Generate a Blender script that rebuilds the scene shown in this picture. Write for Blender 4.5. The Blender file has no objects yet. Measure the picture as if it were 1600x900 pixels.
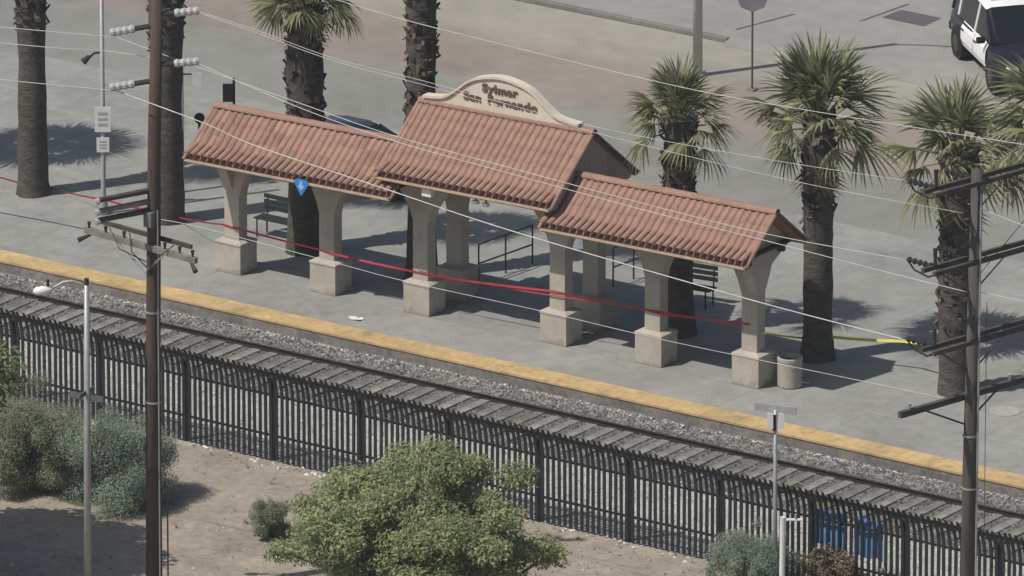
import bpy, math, random
import numpy as np
from mathutils import Vector, Matrix

# ------------------------------------------------------------------ camera, sky, sun, exposure
scn = bpy.context.scene
COL = scn.collection
THETA = math.radians(35.2)      # yaw of the view against the track
PITCH = math.radians(17.9)      # the helicopter looks down
DIST = 300.0
FPX = 66.8 * DIST               # focal length in pixels of a 1600 wide frame
AIM = Vector((0.28, 2.91, 0.0))
RIGHT = Vector((math.cos(THETA), math.sin(THETA), 0))
FWD = Vector((-math.sin(THETA) * math.cos(PITCH), math.cos(THETA) * math.cos(PITCH), -math.sin(PITCH)))
UP = RIGHT.cross(FWD)
CAMPOS = AIM - FWD * DIST
cd = bpy.data.cameras.new('camera')
cam = bpy.data.objects.new('camera', cd)
COL.objects.link(cam)
cam.location = CAMPOS
cam.rotation_euler = Matrix((RIGHT, UP, -FWD)).transposed().to_euler()
cd.sensor_width = 36.0
cd.lens = FPX * 36.0 / 1600.0
cd.clip_start = 1.0
cd.clip_end = 5000.0
scn.camera = cam

SUN_EL = math.radians(55.5)
SUN_TO = Vector((0.50, 0.866, 0)).normalized()          # where the shadows fall
w = bpy.data.worlds.new('World')
scn.world = w
w.use_nodes = True
nt = w.node_tree
bg = nt.nodes['Background']
sky = nt.nodes.new('ShaderNodeTexSky')
sky.sky_type = 'NISHITA'
sky.sun_disc = False
sky.sun_elevation = SUN_EL
sky.sun_rotation = math.atan2(-SUN_TO.x, -SUN_TO.y)
sky.dust_density = 2.0
nt.links.new(sky.outputs[0], bg.inputs[0])
bg.inputs[1].default_value = 0.064
sl = bpy.data.lights.new('sun', 'SUN')
sl.energy = 3.3
sl.angle = math.radians(0.55)
sl.color = (1.0, 0.955, 0.89)
so = bpy.data.objects.new('sun', sl)
COL.objects.link(so)
sdir = Vector((SUN_TO.x * math.cos(SUN_EL), SUN_TO.y * math.cos(SUN_EL), -math.sin(SUN_EL)))
so.rotation_euler = sdir.to_track_quat('-Z', 'Y').to_euler()
so.location = (-20, -30, 60)
scn.view_settings.view_transform = 'Standard'
scn.view_settings.look = 'None'
scn.view_settings.exposure = 0.22
scn.view_settings.gamma = 1.0
scn.view_settings.use_curve_mapping = False
scn.cycles.use_denoising = True
scn.cycles.max_bounces = 4
scn.cycles.diffuse_bounces = 3
scn.cycles.glossy_bounces = 2
scn.cycles.use_adaptive_sampling = True
scn.cycles.adaptive_threshold = 0.025

rnd = random.Random(7)

def ray(px, py):
    return (FWD * FPX + RIGHT * (px - 800) - UP * (py - 450)).normalized()
def at_z(px, py, z=0.0):
    d = ray(px, py); t = (z - CAMPOS.z) / d.z
    return CAMPOS + d * t
def at_y(px, py, y):
    d = ray(px, py); t = (y - CAMPOS.y) / d.y
    return CAMPOS + d * t

# ------------------------------------------------------------------ materials
MATS = {}
def mat(name, col, rough=0.85, var=0.25, scale=3.0, var2=0.0, scale2=30.0, bump=0.0, bscale=40.0, metal=0.0,
        col2=None, stretch=None, island=0.0, spec=0.3, detail=6.0):
    """Principled with two noise layers of colour variation and an optional bump."""
    if name in MATS: return MATS[name]
    m = bpy.data.materials.new(name); m.use_nodes = True
    n = m.node_tree.nodes; l = m.node_tree.links
    b = n['Principled BSDF']
    b.inputs['Roughness'].default_value = rough
    b.inputs['Metallic'].default_value = metal
    b.inputs['Specular IOR Level'].default_value = spec
    tc = n.new('ShaderNodeTexCoord')
    vec = tc.outputs['Object']
    if stretch:
        mp = n.new('ShaderNodeMapping'); mp.inputs['Scale'].default_value = stretch
        l.new(vec, mp.inputs[0]); vec = mp.outputs[0]
    def noise(sc, det=detail):
        t = n.new('ShaderNodeTexNoise'); t.inputs['Scale'].default_value = sc
        t.inputs['Detail'].default_value = det; t.inputs['Roughness'].default_value = 0.62
        l.new(vec, t.inputs['Vector']); return t.outputs['Fac']
    ramp = n.new('ShaderNodeValToRGB')
    c2 = col2 or tuple(c * (1 + var) for c in col)
    c1 = tuple(c * (1 - var) for c in col) if col2 is None else col
    ramp.color_ramp.elements[0].position = 0.33; ramp.color_ramp.elements[1].position = 0.67
    ramp.color_ramp.elements[0].color = (*c1, 1); ramp.color_ramp.elements[1].color = (*c2, 1)
    l.new(noise(scale), ramp.inputs[0])
    out = ramp.outputs[0]
    def mult(out, fac_socket, lo, hi):
        mr = n.new('ShaderNodeMapRange'); mr.inputs[1].default_value = 0.3; mr.inputs[2].default_value = 0.7
        mr.inputs[3].default_value = lo; mr.inputs[4].default_value = hi
        l.new(fac_socket, mr.inputs[0])
        mx = n.new('ShaderNodeMix'); mx.data_type = 'RGBA'; mx.blend_type = 'MULTIPLY'; mx.inputs[0].default_value = 1
        l.new(out, mx.inputs[6]); l.new(mr.outputs[0], mx.inputs[7]); return mx.outputs[2]
    if var2: out = mult(out, noise(scale2, 3.0), 1 - var2, 1 + var2)
    if island:
        g = n.new('ShaderNodeNewGeometry')
        out = mult(out, g.outputs['Random Per Island'], 1 - island, 1 + island)
    l.new(out, b.inputs['Base Color'])
    if bump:
        bp = n.new('ShaderNodeBump'); bp.inputs['Strength'].default_value = 1.0; bp.inputs['Distance'].default_value = bump
        l.new(noise(bscale, 4.0), bp.inputs['Height']); l.new(bp.outputs[0], b.inputs['Normal'])
    MATS[name] = m
    return m

def leafmat(name, col, island=0.45, trans=0.25, cscale=0.9, col2=None):
    """foliage: colour varies leaf by leaf and over larger clumps, a little light passes through."""
    if name in MATS: return MATS[name]
    m = mat(name, col, rough=0.7, var=0.30, scale=cscale, island=island, spec=0.25, col2=col2)
    n = m.node_tree.nodes; l = m.node_tree.links
    b = n['Principled BSDF']; o = n['Material Output']
    src = b.inputs['Base Color'].links[0].from_socket
    t = n.new('ShaderNodeBsdfTranslucent'); l.new(src, t.inputs[0])
    mx = n.new('ShaderNodeMixShader'); mx.inputs[0].default_value = trans
    l.new(b.outputs[0], mx.inputs[1]); l.new(t.outputs[0], mx.inputs[2]); l.new(mx.outputs[0], o.inputs[0])
    return m

def objrand(m, amt):
    """colour differs a little from object to object"""
    n = m.node_tree.nodes; l = m.node_tree.links
    b = n['Principled BSDF']; src = b.inputs['Base Color'].links[0].from_socket
    oi = n.new('ShaderNodeObjectInfo')
    mr = n.new('ShaderNodeMapRange'); mr.inputs[3].default_value = 1 - amt; mr.inputs[4].default_value = 1 + amt
    l.new(oi.outputs['Random'], mr.inputs[0])
    mx = n.new('ShaderNodeMix'); mx.data_type = 'RGBA'; mx.blend_type = 'MULTIPLY'; mx.inputs[0].default_value = 1
    l.new(src, mx.inputs[6]); l.new(mr.outputs[0], mx.inputs[7]); l.new(mx.outputs[2], b.inputs['Base Color'])
    return m

M_conc = mat('platform_concrete', (0.275, 0.275, 0.25), 0.9, 0.13, 0.35, 0.10, 2.3, 0.004, 30)
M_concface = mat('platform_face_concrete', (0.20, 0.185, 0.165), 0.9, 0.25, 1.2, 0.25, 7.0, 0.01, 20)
M_yellow = mat('worn_yellow_paint', (0.50, 0.355, 0.175), 0.8, 0.2, 0.8, 0.14, 6.0)
M_road = mat('asphalt', (0.235, 0.233, 0.208), 0.9, 0.10, 0.16, 0.07, 1.2, 0.003, 60)
M_dirt = mat('dry_dirt', (0.30, 0.26, 0.21), 0.95, 0.16, 0.7, 0.16, 5.0, 0.02, 12)
M_ballast = mat('ballast_bed', (0.20, 0.19, 0.175), 0.95, 0.25, 1.0, 0.35, 14.0, 0.03, 25)
M_stone = mat('ballast_stone', (0.20, 0.192, 0.178), 0.95, 0.2, 3.0, island=0.5)
M_pebble = mat('dirt_pebble', (0.33, 0.29, 0.24), 0.95, 0.2, 3.0, island=0.45)
M_rail = mat('rusty_rail', (0.042, 0.036, 0.032), 0.6, 0.3, 4.0, metal=0.3)
M_tie = objrand(mat('concrete_tie', (0.200, 0.186, 0.165), 0.9, 0.25, 2.0, 0.25, 9.0), 0.22)
M_fence = mat('black_fence_steel', (0.022, 0.027, 0.029), 0.55, 0.2, 2.0)
M_stucco = mat('cream_stucco', (0.435, 0.395, 0.335), 0.9, 0.10, 1.5, 0.07, 14.0, 0.006, 45)
M_cap = mat('cream_coping', (0.62, 0.55, 0.45), 0.85, 0.08, 3.0)
M_tile = objrand(mat('terracotta_tile', (0.292, 0.178, 0.136), 0.85, 0.16, 3.5, 0.14, 22.0), 0.075)
M_tile2 = mat('terracotta_tile_mass', (0.292, 0.178, 0.136), 0.85, 0.16, 3.5, 0.12, 22.0, island=0.15)
M_mortar = mat('eave_mortar', (0.48, 0.36, 0.27), 0.9, 0.15, 6.0)
M_deck = mat('pan_tile_bed', (0.30, 0.17, 0.125), 0.9, 0.2, 3.0)
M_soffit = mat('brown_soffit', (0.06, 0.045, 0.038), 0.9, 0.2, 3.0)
M_letter = mat('dark_brown_lettering', (0.13, 0.085, 0.06), 0.7, 0.1, 3.0)
M_pole = mat('creosoted_wood', (0.082, 0.058, 0.046), 0.9, 0.30, 2.0, 0.2, 10.0, stretch=(8, 8, 0.5))
M_pole2 = mat('weathered_grey_wood', (0.085, 0.078, 0.07), 0.9, 0.30, 2.0, 0.2, 10.0, stretch=(8, 8, 0.5))
M_arm = mat('crossarm_wood', (0.075, 0.066, 0.058), 0.9, 0.3, 3.0)
M_armlight = mat('sunbleached_crossarm_wood', (0.20, 0.185, 0.155), 0.9, 0.3, 3.0)
M_hard = mat('dark_line_hardware', (0.035, 0.035, 0.037), 0.5, 0.2, 3.0)
M_ins = mat('grey_porcelain', (0.40, 0.40, 0.38), 0.4, 0.1, 3.0)
M_wire = mat('aluminium_wire', (0.50, 0.50, 0.47), 0.5, 0.15, 3.0, metal=0.3)
M_wired = mat('dark_cable', (0.06, 0.06, 0.06), 0.6, 0.2, 3.0)
M_galv = mat('galvanised_steel', (0.36, 0.37, 0.37), 0.5, 0.10, 2.0, metal=0.35)
M_white = mat('white_enamel', (0.75, 0.75, 0.72), 0.5, 0.05, 4.0)
M_signgrey = mat('aluminium_sign_back', (0.42, 0.42, 0.41), 0.5, 0.15, 5.0, metal=0.3)
M_green = mat('dark_green_metal', (0.022, 0.032, 0.028), 0.6, 0.2, 4.0)
M_dark = mat('near_black_metal', (0.02, 0.021, 0.023), 0.5, 0.2, 3.0)
M_blue = mat('blue_banner_cloth', (0.14, 0.31, 0.64), 0.8, 0.18, 2.5)
M_bluesign = mat('blue_sign_enamel', (0.05, 0.22, 0.55), 0.45, 0.08, 4.0)
M_red = mat('red_tape_plastic', (0.36, 0.03, 0.04), 0.5, 0.2, 3.0)
M_ytape = mat('yellow_tape_plastic', (0.60, 0.58, 0.10), 0.5, 0.2, 3.0)
M_trunk = mat('palm_bark', (0.085, 0.074, 0.062), 0.95, 0.35, 3.0, 0.3, 14.0, 0.03, 9.0, stretch=(1, 1, 2.2))
M_boot = mat('palm_leaf_base', (0.095, 0.078, 0.062), 0.95, 0.35, 3.0, island=0.6)
M_frond = leafmat('palm_frond_green', (0.225, 0.232, 0.130), 0.4, 0.38, 1.6)
M_fronddead = leafmat('palm_frond_dry', (0.27, 0.215, 0.14), 0.35, 0.15, 1.6)
M_leaf = leafmat('tree_leaf', (0.185, 0.245, 0.115), 0.38, 0.45, 0.9, (0.36, 0.37, 0.185))
M_sage = leafmat('sage_leaf', (0.265, 0.325, 0.245), 0.22, 0.45, 1.2)
M_sage2 = leafmat('olive_sage_leaf', (0.260, 0.290, 0.190), 0.22, 0.45, 1.2)
M_dryleaf = leafmat('dry_brush_leaf', (0.19, 0.145, 0.10), 0.4, 0.15, 1.5)
M_bark = mat('tree_bark', (0.10, 0.08, 0.06), 0.95, 0.3, 3.0)
M_carblack = mat('black_car_paint', (0.012, 0.014, 0.02), 0.22, 0.05, 1.0, spec=0.6)
M_carwhite = mat('white_car_paint', (0.80, 0.80, 0.79), 0.3, 0.02, 1.0, spec=0.5)
M_navy = mat('navy_car_paint', (0.022, 0.022, 0.05), 0.25, 0.08, 1.0, spec=0.6)
M_glass = mat('tinted_glass', (0.012, 0.015, 0.017), 0.08, 0.1, 1.0, spec=0.7)
M_rubber = mat('tyre_rubber', (0.018, 0.018, 0.018), 0.85, 0.2, 3.0)
M_lamp = mat('headlight_plastic', (0.65, 0.66, 0.66), 0.2, 0.05, 3.0, spec=0.7)
M_can = mat('pebbled_concrete', (0.40, 0.365, 0.31), 0.95, 0.12, 3.0, 0.2, 30.0, 0.006, 60)
M_patch = mat('asphalt_patch', (0.105, 0.10, 0.105), 0.9, 0.15, 1.5, 0.1, 10.0)
M_cream = mat('faded_yellow_kerb_paint', (0.50, 0.46, 0.30), 0.85, 0.2, 2.0)
M_kerb = mat('kerb_concrete', (0.19, 0.18, 0.165), 0.9, 0.15, 1.0, 0.1, 8.0)

def wear(m, kind, amt=0.2, sc=1.0, joints=None, world_z=None):
    """stains, cracks and joints multiplied into the colour"""
    n = m.node_tree.nodes; l = m.node_tree.links; b = n['Principled BSDF']
    out = b.inputs['Base Color'].links[0].from_socket
    tc = n.new('ShaderNodeTexCoord'); V = tc.outputs['Object']
    def mul(out, fac, lo, a, c):
        mr = n.new('ShaderNodeMapRange'); mr.interpolation_type = 'SMOOTHSTEP'
        mr.inputs[1].default_value = a; mr.inputs[2].default_value = c; mr.inputs[3].default_value = lo; mr.inputs[4].default_value = 1.0
        l.new(fac, mr.inputs[0])
        mx = n.new('ShaderNodeMix'); mx.data_type = 'RGBA'; mx.blend_type = 'MULTIPLY'; mx.inputs[0].default_value = 1
        l.new(out, mx.inputs[6]); l.new(mr.outputs[0], mx.inputs[7]); return mx.outputs[2]
    if 'stain' in kind:
        for s_, lo, a, c, st in ((0.55, 1 - amt, 0.34, 0.46, (1, 1, 1)), (1.7, 1 - amt * .8, 0.30, 0.40, (1, 1, 1)), (6.0, 1 - amt, 0.22, 0.33, (1, 1, 1)), (0.7, 1 - amt * .6, 0.33, 0.45, (0.12, 1, 1))):
            mp = n.new('ShaderNodeMapping'); mp.inputs['Scale'].default_value = st; l.new(V, mp.inputs[0])
            t = n.new('ShaderNodeTexNoise'); t.inputs['Scale'].default_value = s_ * sc; t.inputs['Detail'].default_value = 8; t.inputs['Roughness'].default_value = 0.7
            l.new(mp.outputs[0], t.inputs['Vector']); out = mul(out, t.outputs['Fac'], lo, a, c)
    if 'crack' in kind:
        nz = n.new('ShaderNodeTexNoise'); nz.inputs['Scale'].default_value = 1.3; nz.inputs['Detail'].default_value = 5; l.new(V, nz.inputs['Vector'])
        mx = n.new('ShaderNodeMix'); mx.data_type = 'VECTOR'; mx.inputs[0].default_value = 0.35; l.new(V, mx.inputs[4]); l.new(nz.outputs['Color'], mx.inputs[5])
        vo = n.new('ShaderNodeTexVoronoi'); vo.feature = 'DISTANCE_TO_EDGE'; vo.inputs['Scale'].default_value = 0.42; l.new(mx.outputs[1], vo.inputs['Vector'])
        out = mul(out, vo.outputs['Distance'], 1 - amt * 0.7, 0.0, 0.009)
    if joints:
        br = n.new('ShaderNodeTexBrick'); br.offset = 0.0; br.inputs['Scale'].default_value = 1.0; br.inputs['Mortar Size'].default_value = joints[2]; br.inputs['Mortar Smooth'].default_value = 0.4
        br.inputs['Brick Width'].default_value = joints[0]; br.inputs['Row Height'].default_value = joints[1]; l.new(V, br.inputs['Vector'])
        iv = n.new('ShaderNodeMath'); iv.operation = 'SUBTRACT'; iv.inputs[0].default_value = 1.0; l.new(br.outputs['Fac'], iv.inputs[1])
        out = mul(out, iv.outputs[0], 1 - joints[3], 0.0, 1.0)
    if world_z:
        sp = n.new('ShaderNodeSeparateXYZ'); l.new(V, sp.inputs[0])
        t = n.new('ShaderNodeTexNoise'); t.inputs['Scale'].default_value = 5.0; t.inputs['Detail'].default_value = 6; l.new(V, t.inputs['Vector'])
        ma = n.new('ShaderNodeMath'); ma.operation = 'MULTIPLY_ADD'; ma.inputs[1].default_value = -0.6; l.new(t.outputs['Fac'], ma.inputs[0]); l.new(sp.outputs['Z'], ma.inputs[2])
        out = mul(out, ma.outputs[0], world_z[0], -0.3, world_z[1])
    l.new(out, b.inputs['Base Color'])
wear(M_conc, ('stain', 'crack'), 0.16, 1.0, joints=(3.05, 3.05, 0.02, 0.20))
wear(M_road, ('stain',), 0.12, 0.6)
wear(M_yellow, ('stain',), 0.26, 2.2, joints=(0.92, 5.0, 0.012, 0.30))
wear(M_stucco, ('stain',), 0.10, 2.0, world_z=(0.74, -0.12))
wear(M_dirt, ('stain',), 0.16, 1.2)
wear(M_tie, ('stain',), 0.4, 3.0)
wear(M_tile2, ('stain',), 0.16, 1.6)

# the road: a pinkish paved lane runs through the grey asphalt
def road_material():
    n = M_road.node_tree.nodes; l = M_road.node_tree.links; b = n['Principled BSDF']
    src = b.inputs['Base Color'].links[0].from_socket
    tc = n.new('ShaderNodeTexCoord'); sp = n.new('ShaderNodeSeparateXYZ'); l.new(tc.outputs['Object'], sp.inputs[0])
    ns = n.new('ShaderNodeTexNoise'); ns.inputs['Scale'].default_value = 0.35; ns.inputs['Detail'].default_value = 5
    l.new(tc.outputs['Object'], ns.inputs['Vector'])
    ad = n.new('ShaderNodeMath'); ad.operation = 'MULTIPLY_ADD'; ad.inputs[1].default_value = 2.2
    l.new(ns.outputs['Fac'], ad.inputs[0]); l.new(sp.outputs['Y'], ad.inputs[2])
    rp = n.new('ShaderNodeValToRGB'); e = rp.color_ramp.elements
    mr = n.new('ShaderNodeMapRange'); mr.inputs[1].default_value = 12.0; mr.inputs[2].default_value = 25.0
    l.new(ad.outputs[0], mr.inputs[0]); l.new(mr.outputs[0], rp.inputs[0])
    def P(y): return (y + 1.1 - 12.0) / 13.0
    e[0].position = P(15.4); e[0].color = (1, 1, 1, 1)
    e[1].position = P(16.6); e[1].color = (1.10, 0.96, 0.93, 1)
    a = e.new(P(19.0)); a.color = (1.14, 0.99, 0.95, 1)
    a = e.new(P(20.2)); a.color = (1.30, 1.24, 1.17, 1)
    mx = n.new('ShaderNodeMix'); mx.data_type = 'RGBA'; mx.blend_type = 'MULTIPLY'; mx.inputs[0].default_value = 1
    l.new(src, mx.inputs[6]); l.new(rp.outputs[0], mx.inputs[7]); l.new(mx.outputs[2], b.inputs['Base Color'])
road_material()

# ------------------------------------------------------------------ mesh helpers
class MB:
    def __init__(s): s.v = []; s.f = []; s.mi = []; s.cur = 0
    def add(s, vs, fs):
        o = len(s.v); s.v += [tuple(v) for v in vs]
        for f in fs: s.f.append(tuple(i + o for i in f)); s.mi.append(s.cur)
        return s
    def box(s, c, size, rz=0.0, M=None):
        x, y, z = (q / 2 for q in size); vs = []
        for dz in (-z, z):
            for dx, dy in ((-x, -y), (x, -y), (x, y), (-x, y)):
                p = Vector((dx, dy, dz))
                if rz: p = Matrix.Rotation(rz, 3, 'Z') @ p
                if M is not None: p = M @ p
                vs.append(p + Vector(c))
        return s.add(vs, [(3, 2, 1, 0), (4, 5, 6, 7), (0, 1, 5, 4), (1, 2, 6, 5), (2, 3, 7, 6), (3, 0, 4, 7)])
    def tube(s, pts, rad, n=8, caps=True, flat=1.0):
        pts = [Vector(p) for p in pts]
        if not isinstance(rad, (list, tuple)): rad = [rad] * len(pts)
        rings = []; prev = None
        for i, p in enumerate(pts):
            d = (pts[min(i + 1, len(pts) - 1)] - pts[max(i - 1, 0)]).normalized()
            a = prev if prev is not None else (Vector((0, 0, 1)) if abs(d.z) < 0.9 else Vector((1, 0, 0)))
            u = (a - d * a.dot(d)).normalized(); prev = u; v = d.cross(u)
            rings.append([p + (u * math.cos(2 * math.pi * k / n) + v * math.sin(2 * math.pi * k / n) * flat) * rad[i] for k in range(n)])
        vs = [q for r in rings for q in r]; fs = []
        for i in range(len(pts) - 1):
            for k in range(n):
                k2 = (k + 1) % n
                fs.append((i * n + k, i * n + k2, (i + 1) * n + k2, (i + 1) * n + k))
        if caps:
            fs.append(tuple(reversed(range(n)))); b = (len(pts) - 1) * n; fs.append(tuple(range(b, b + n)))
        return s.add(vs, fs)
    def lathe(s, prof, c=(0, 0, 0), n=24):
        vs = []; fs = []
        for r, z in prof:
            for k in range(n):
                a = 2 * math.pi * k / n
                vs.append((c[0] + r * math.cos(a), c[1] + r * math.sin(a), c[2] + z))
        for i in range(len(prof) - 1):
            for k in range(n):
                k2 = (k + 1) % n
                fs.append((i * n + k, i * n + k2, (i + 1) * n + k2, (i + 1) * n + k))
        fs.append(tuple(reversed(range(n)))); b = (len(prof) - 1) * n; fs.append(tuple(range(b, b + n)))
        return s.add(vs, fs)
    def prism(s, poly, a0, a1, axis='y'):
        """poly of (u, z); extruded along the axis from a0 to a1 (u is the other ground axis)"""
        n = len(poly)
        def P(u, z, a): return (u, a, z) if axis == 'y' else (a, u, z)
        vs = [P(u, z, a0) for u, z in poly] + [P(u, z, a1) for u, z in poly]
        fs = [tuple(range(n)), tuple(reversed(range(n, 2 * n)))]
        for i in range(n):
            j = (i + 1) % n; fs.append((j, i, i + n, j + n))
        return s.add(vs, fs)
    def build(s, name, m, parent=None, smooth=False, bevel=0.0, loc=None, fix=True):
        me = bpy.data.meshes.new(name)
        me.from_pydata(s.v, [], s.f)
        ms = m if isinstance(m, (list, tuple)) else [m]
        for q in ms: me.materials.append(q)
        if len(ms) > 1: me.polygons.foreach_set('material_index', s.mi)
        if fix:
            import bmesh
            bm = bmesh.new(); bm.from_mesh(me); bmesh.ops.recalc_face_normals(bm, faces=bm.faces)
            bm.to_mesh(me); bm.free()
        if smooth: me.polygons.foreach_set('use_smooth', [True] * len(me.polygons))
        me.update()
        o = bpy.data.objects.new(name, me); COL.objects.link(o)
        if parent is not None: o.parent = parent
        if loc is not None: o.location = loc
        if bevel:
            bv = o.modifiers.new('bevel', 'BEVEL'); bv.width = bevel; bv.segments = 2; bv.limit_method = 'ANGLE'
        return o

def tag(o, label=None, cat=None, group=None, kind=None):
    if label: o['label'] = label
    if cat: o['category'] = cat
    if group: o['group'] = group
    if kind: o['kind'] = kind
    return o
def empty(name, loc, rz=0.0):
    o = bpy.data.objects.new(name, None); COL.objects.link(o)
    o.location = loc; o.rotation_euler = (0, 0, rz); o.empty_display_size = 0.3
    return o
def copy(o, parent, loc=None, rot=None, scale=None):
    c = o.copy(); COL.objects.link(c); c.parent = parent
    if loc is not None: c.location = loc
    if rot is not None: c.rotation_euler = rot
    if scale is not None: c.scale = scale
    return c

# ------------------------------------------------------------------ the setting
YE = -2.32          # platform edge
GZ = -0.45          # dirt level
def sheet(name, x0, x1, y0, y1, z, m):
    return tag(MB().add([(x0, y0, z), (x1, y0, z), (x1, y1, z), (x0, y1, z)], [(0, 1, 2, 3)]).build(name, m), kind='structure')

# dirt ground out to the horizon: finely divided near the tracks so that it can be uneven
def dirt():
    nx, ny = 90, 36
    xs = np.linspace(-25, 40, nx); ys = np.linspace(-32, -9.0, ny)
    r = np.random.RandomState(3); g = r.rand(20, 20)
    vs = []; fs = []
    for j, y in enumerate(ys):
        for i, x in enumerate(xs):
            u = (i / nx) * 18.9; v = (j / ny) * 18.9
            a, b = int(u), int(v); fu, fv = u - a, v - b
            h = (g[b, a] * (1 - fu) + g[b, a + 1] * fu) * (1 - fv) + (g[b + 1, a] * (1 - fu) + g[b + 1, a + 1] * fu) * fv
            e = min(1.0, (ny - 1 - j) / 4, j / 4, i / 4, (nx - 1 - i) / 4)
            vs.append((x, y, GZ + 0.10 * (h - 0.5) * e))
    for j in range(ny - 1):
        for i in range(nx - 1):
            fs.append((j * nx + i, j * nx + i + 1, (j + 1) * nx + i + 1, (j + 1) * nx + i))
    o = len(vs); S = 2500
    vs += [(-S, -S, GZ), (S, -S, GZ), (S, S, GZ), (-S, S, GZ), (-25, -32, GZ), (40, -32, GZ), (40, -9, GZ), (-25, -9, GZ)]
    fs += [(o, o + 1, o + 5, o + 4), (o + 1, o + 2, o + 6, o + 5), (o + 2, o + 3, o + 7, o + 6), (o + 3, o, o + 4, o + 7)]
    fs += [(o + 4, o + 5, o + 6, o + 7)][:0]
    return tag(MB().add(vs, fs).build('ground', M_dirt, smooth=True), kind='structure')
dirt()
# ballast bed: profile across the track
bedp = [(-9.40, -0.44), (-7.6, -0.43), (-6.3, -0.42), (-5.7, -0.40), (-5.45, -0.375), (-3.6, -0.352), (-3.2, -0.335), (-2.85, -0.32), (-2.7, -0.29), (YE, -0.27)]
b = MB()
for (ya, za), (yb, zb) in zip(bedp, bedp[1:]):
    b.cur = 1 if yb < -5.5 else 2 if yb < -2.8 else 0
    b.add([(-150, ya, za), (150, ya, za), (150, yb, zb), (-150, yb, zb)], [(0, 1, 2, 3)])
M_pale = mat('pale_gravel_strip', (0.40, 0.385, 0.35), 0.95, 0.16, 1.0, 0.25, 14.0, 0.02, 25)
M_crib = mat('shade_toned_crib_ballast', (0.14, 0.132, 0.122), 0.95, 0.25, 1.0, 0.3, 14.0, 0.03, 25)  # shade between the ties is painted into this darker bed colour
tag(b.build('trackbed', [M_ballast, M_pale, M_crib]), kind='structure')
# platform with a front face and a yellow edge strip
p = MB().add([(-150, YE + 0.02, 0), (150, YE + 0.02, 0), (150, 11.5, 0), (-150, 11.5, 0)], [(0, 1, 2, 3)])
p.add([(-150, 11.5, 0), (150, 11.5, 0), (150, 11.5, -0.6), (-150, 11.5, -0.6)], [(0, 1, 2, 3)])
platform = tag(p.build('platform', M_conc), kind='structure')
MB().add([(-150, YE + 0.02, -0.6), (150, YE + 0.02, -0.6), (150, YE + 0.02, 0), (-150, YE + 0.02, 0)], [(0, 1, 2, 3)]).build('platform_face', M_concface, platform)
st = MB()
st.add([(-150, YE, 0.006), (150, YE, 0.006), (150, YE + 0.68, 0.006), (-150, YE + 0.68, 0.006)], [(0, 1, 2, 3)])
st.add([(-150, YE, -0.045), (150, YE, -0.045), (150, YE, 0.006), (-150, YE, 0.006)], [(0, 1, 2, 3)])
st.build('yellow_edge_strip', M_yellow, platform)
sheet('road', -150, 150, 11.5, 22.5, -0.12, M_road)
sw = MB().add([(-150, 22.65, 0), (150, 22.65, 0), (150, 400, 0), (-150, 400, 0)], [(0, 1, 2, 3)])
tag(sw.build('far_pavement', mat('far_pavement_concrete', (0.28, 0.27, 0.25), 0.9, 0.10, 0.2, 0.08, 2.0)), kind='structure')
kb = MB().box((-78.5, 22.57, -0.06), (143, 0.15, 0.13))
tag(kb.build('kerb', M_kerb, bevel=0.02), kind='structure')
ap = MB().add([(-7.0, 22.3, -0.115), (150, 22.3, -0.115), (150, 22.66, 0.004), (-7.0, 22.66, 0.004)], [(0, 1, 2, 3)])
tag(ap.build('driveway_apron', mat('apron_concrete', (0.25, 0.245, 0.225), 0.9, 0.1, 1.0)), kind='structure')
pk = [at_z(1178, 64, -0.1), at_z(1196, 70, -0.1), at_z(1214, 82, -0.1), at_z(1228, 94, -0.1), at_z(1234, 110, -0.1), at_z(1232, 130, -0.1)]
tag(MB().tube(pk, 0.045, 6).build('painted_kerb', M_cream), 'low yellow painted kerb curving across the road behind the palms', 'kerb')
pq = [at_z(1378, 27, 0.006), at_z(1408, 15, 0.006), at_z(1471, 28, 0.006), at_z(1444, 41, 0.006)]
tag(MB().add(pq, [(0, 1, 2, 3)]).build('pavement_patch', M_patch), kind='structure')
for seg in (((1150, 46), (1240, 22)), ((1344, 33), (1420, 6))):
    a, c = at_z(*seg[0], 0.005), at_z(*seg[1], 0.005); d = (c - a).normalized(); q = Vector((-d.y, d.x, 0)) * 0.04
    tag(MB().add([a - q, c - q, c + q, a + q], [(0, 1, 2, 3)]).build('pavement_joint', M_patch), kind='structure')

# loose stones: ballast and pebbles in the dirt
def stones(name, n, place, smin, smax, m, seed, label, cat):
    r = np.random.RandomState(seed)
    base = np.array([(1, 0, 0), (0, 1, 0), (-1, 0, 0), (0, -1, 0), (0, 0, 1)], float)
    tri = np.array([(0, 1, 4), (1, 2, 4), (2, 3, 4), (3, 0, 4)])
    P = place(r, n)
    S = r.uniform(smin, smax, n)[:, None, None]
    A = r.uniform(0, 6.28, n); ca, sa = np.cos(A), np.sin(A)
    V = base[None] * S * r.uniform(0.6, 1.25, (n, 5, 1)); V[:, :, 2] *= 0.7
    V = V + r.uniform(-.25, .25, (n, 5, 3)) * S
    X = V[:, :, 0] * ca[:, None] - V[:, :, 1] * sa[:, None]; Y = V[:, :, 0] * sa[:, None] + V[:, :, 1] * ca[:, None]
    V = np.stack([X, Y, V[:, :, 2]], 2) + P[:, None, :]
    F = (tri[None] + (np.arange(n) * 5)[:, None, None]).reshape(-1, 3)
    me = bpy.data.meshes.new(name); me.from_pydata(V.reshape(-1, 3).tolist(), [], F.tolist()); me.materials.append(m)
    o = bpy.data.objects.new(name, me); COL.objects.link(o)
    return tag(o, label, cat, kind='stuff')
by = np.array([q[0] for q in bedp]); bz = np.array([q[1] for q in bedp])
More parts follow.
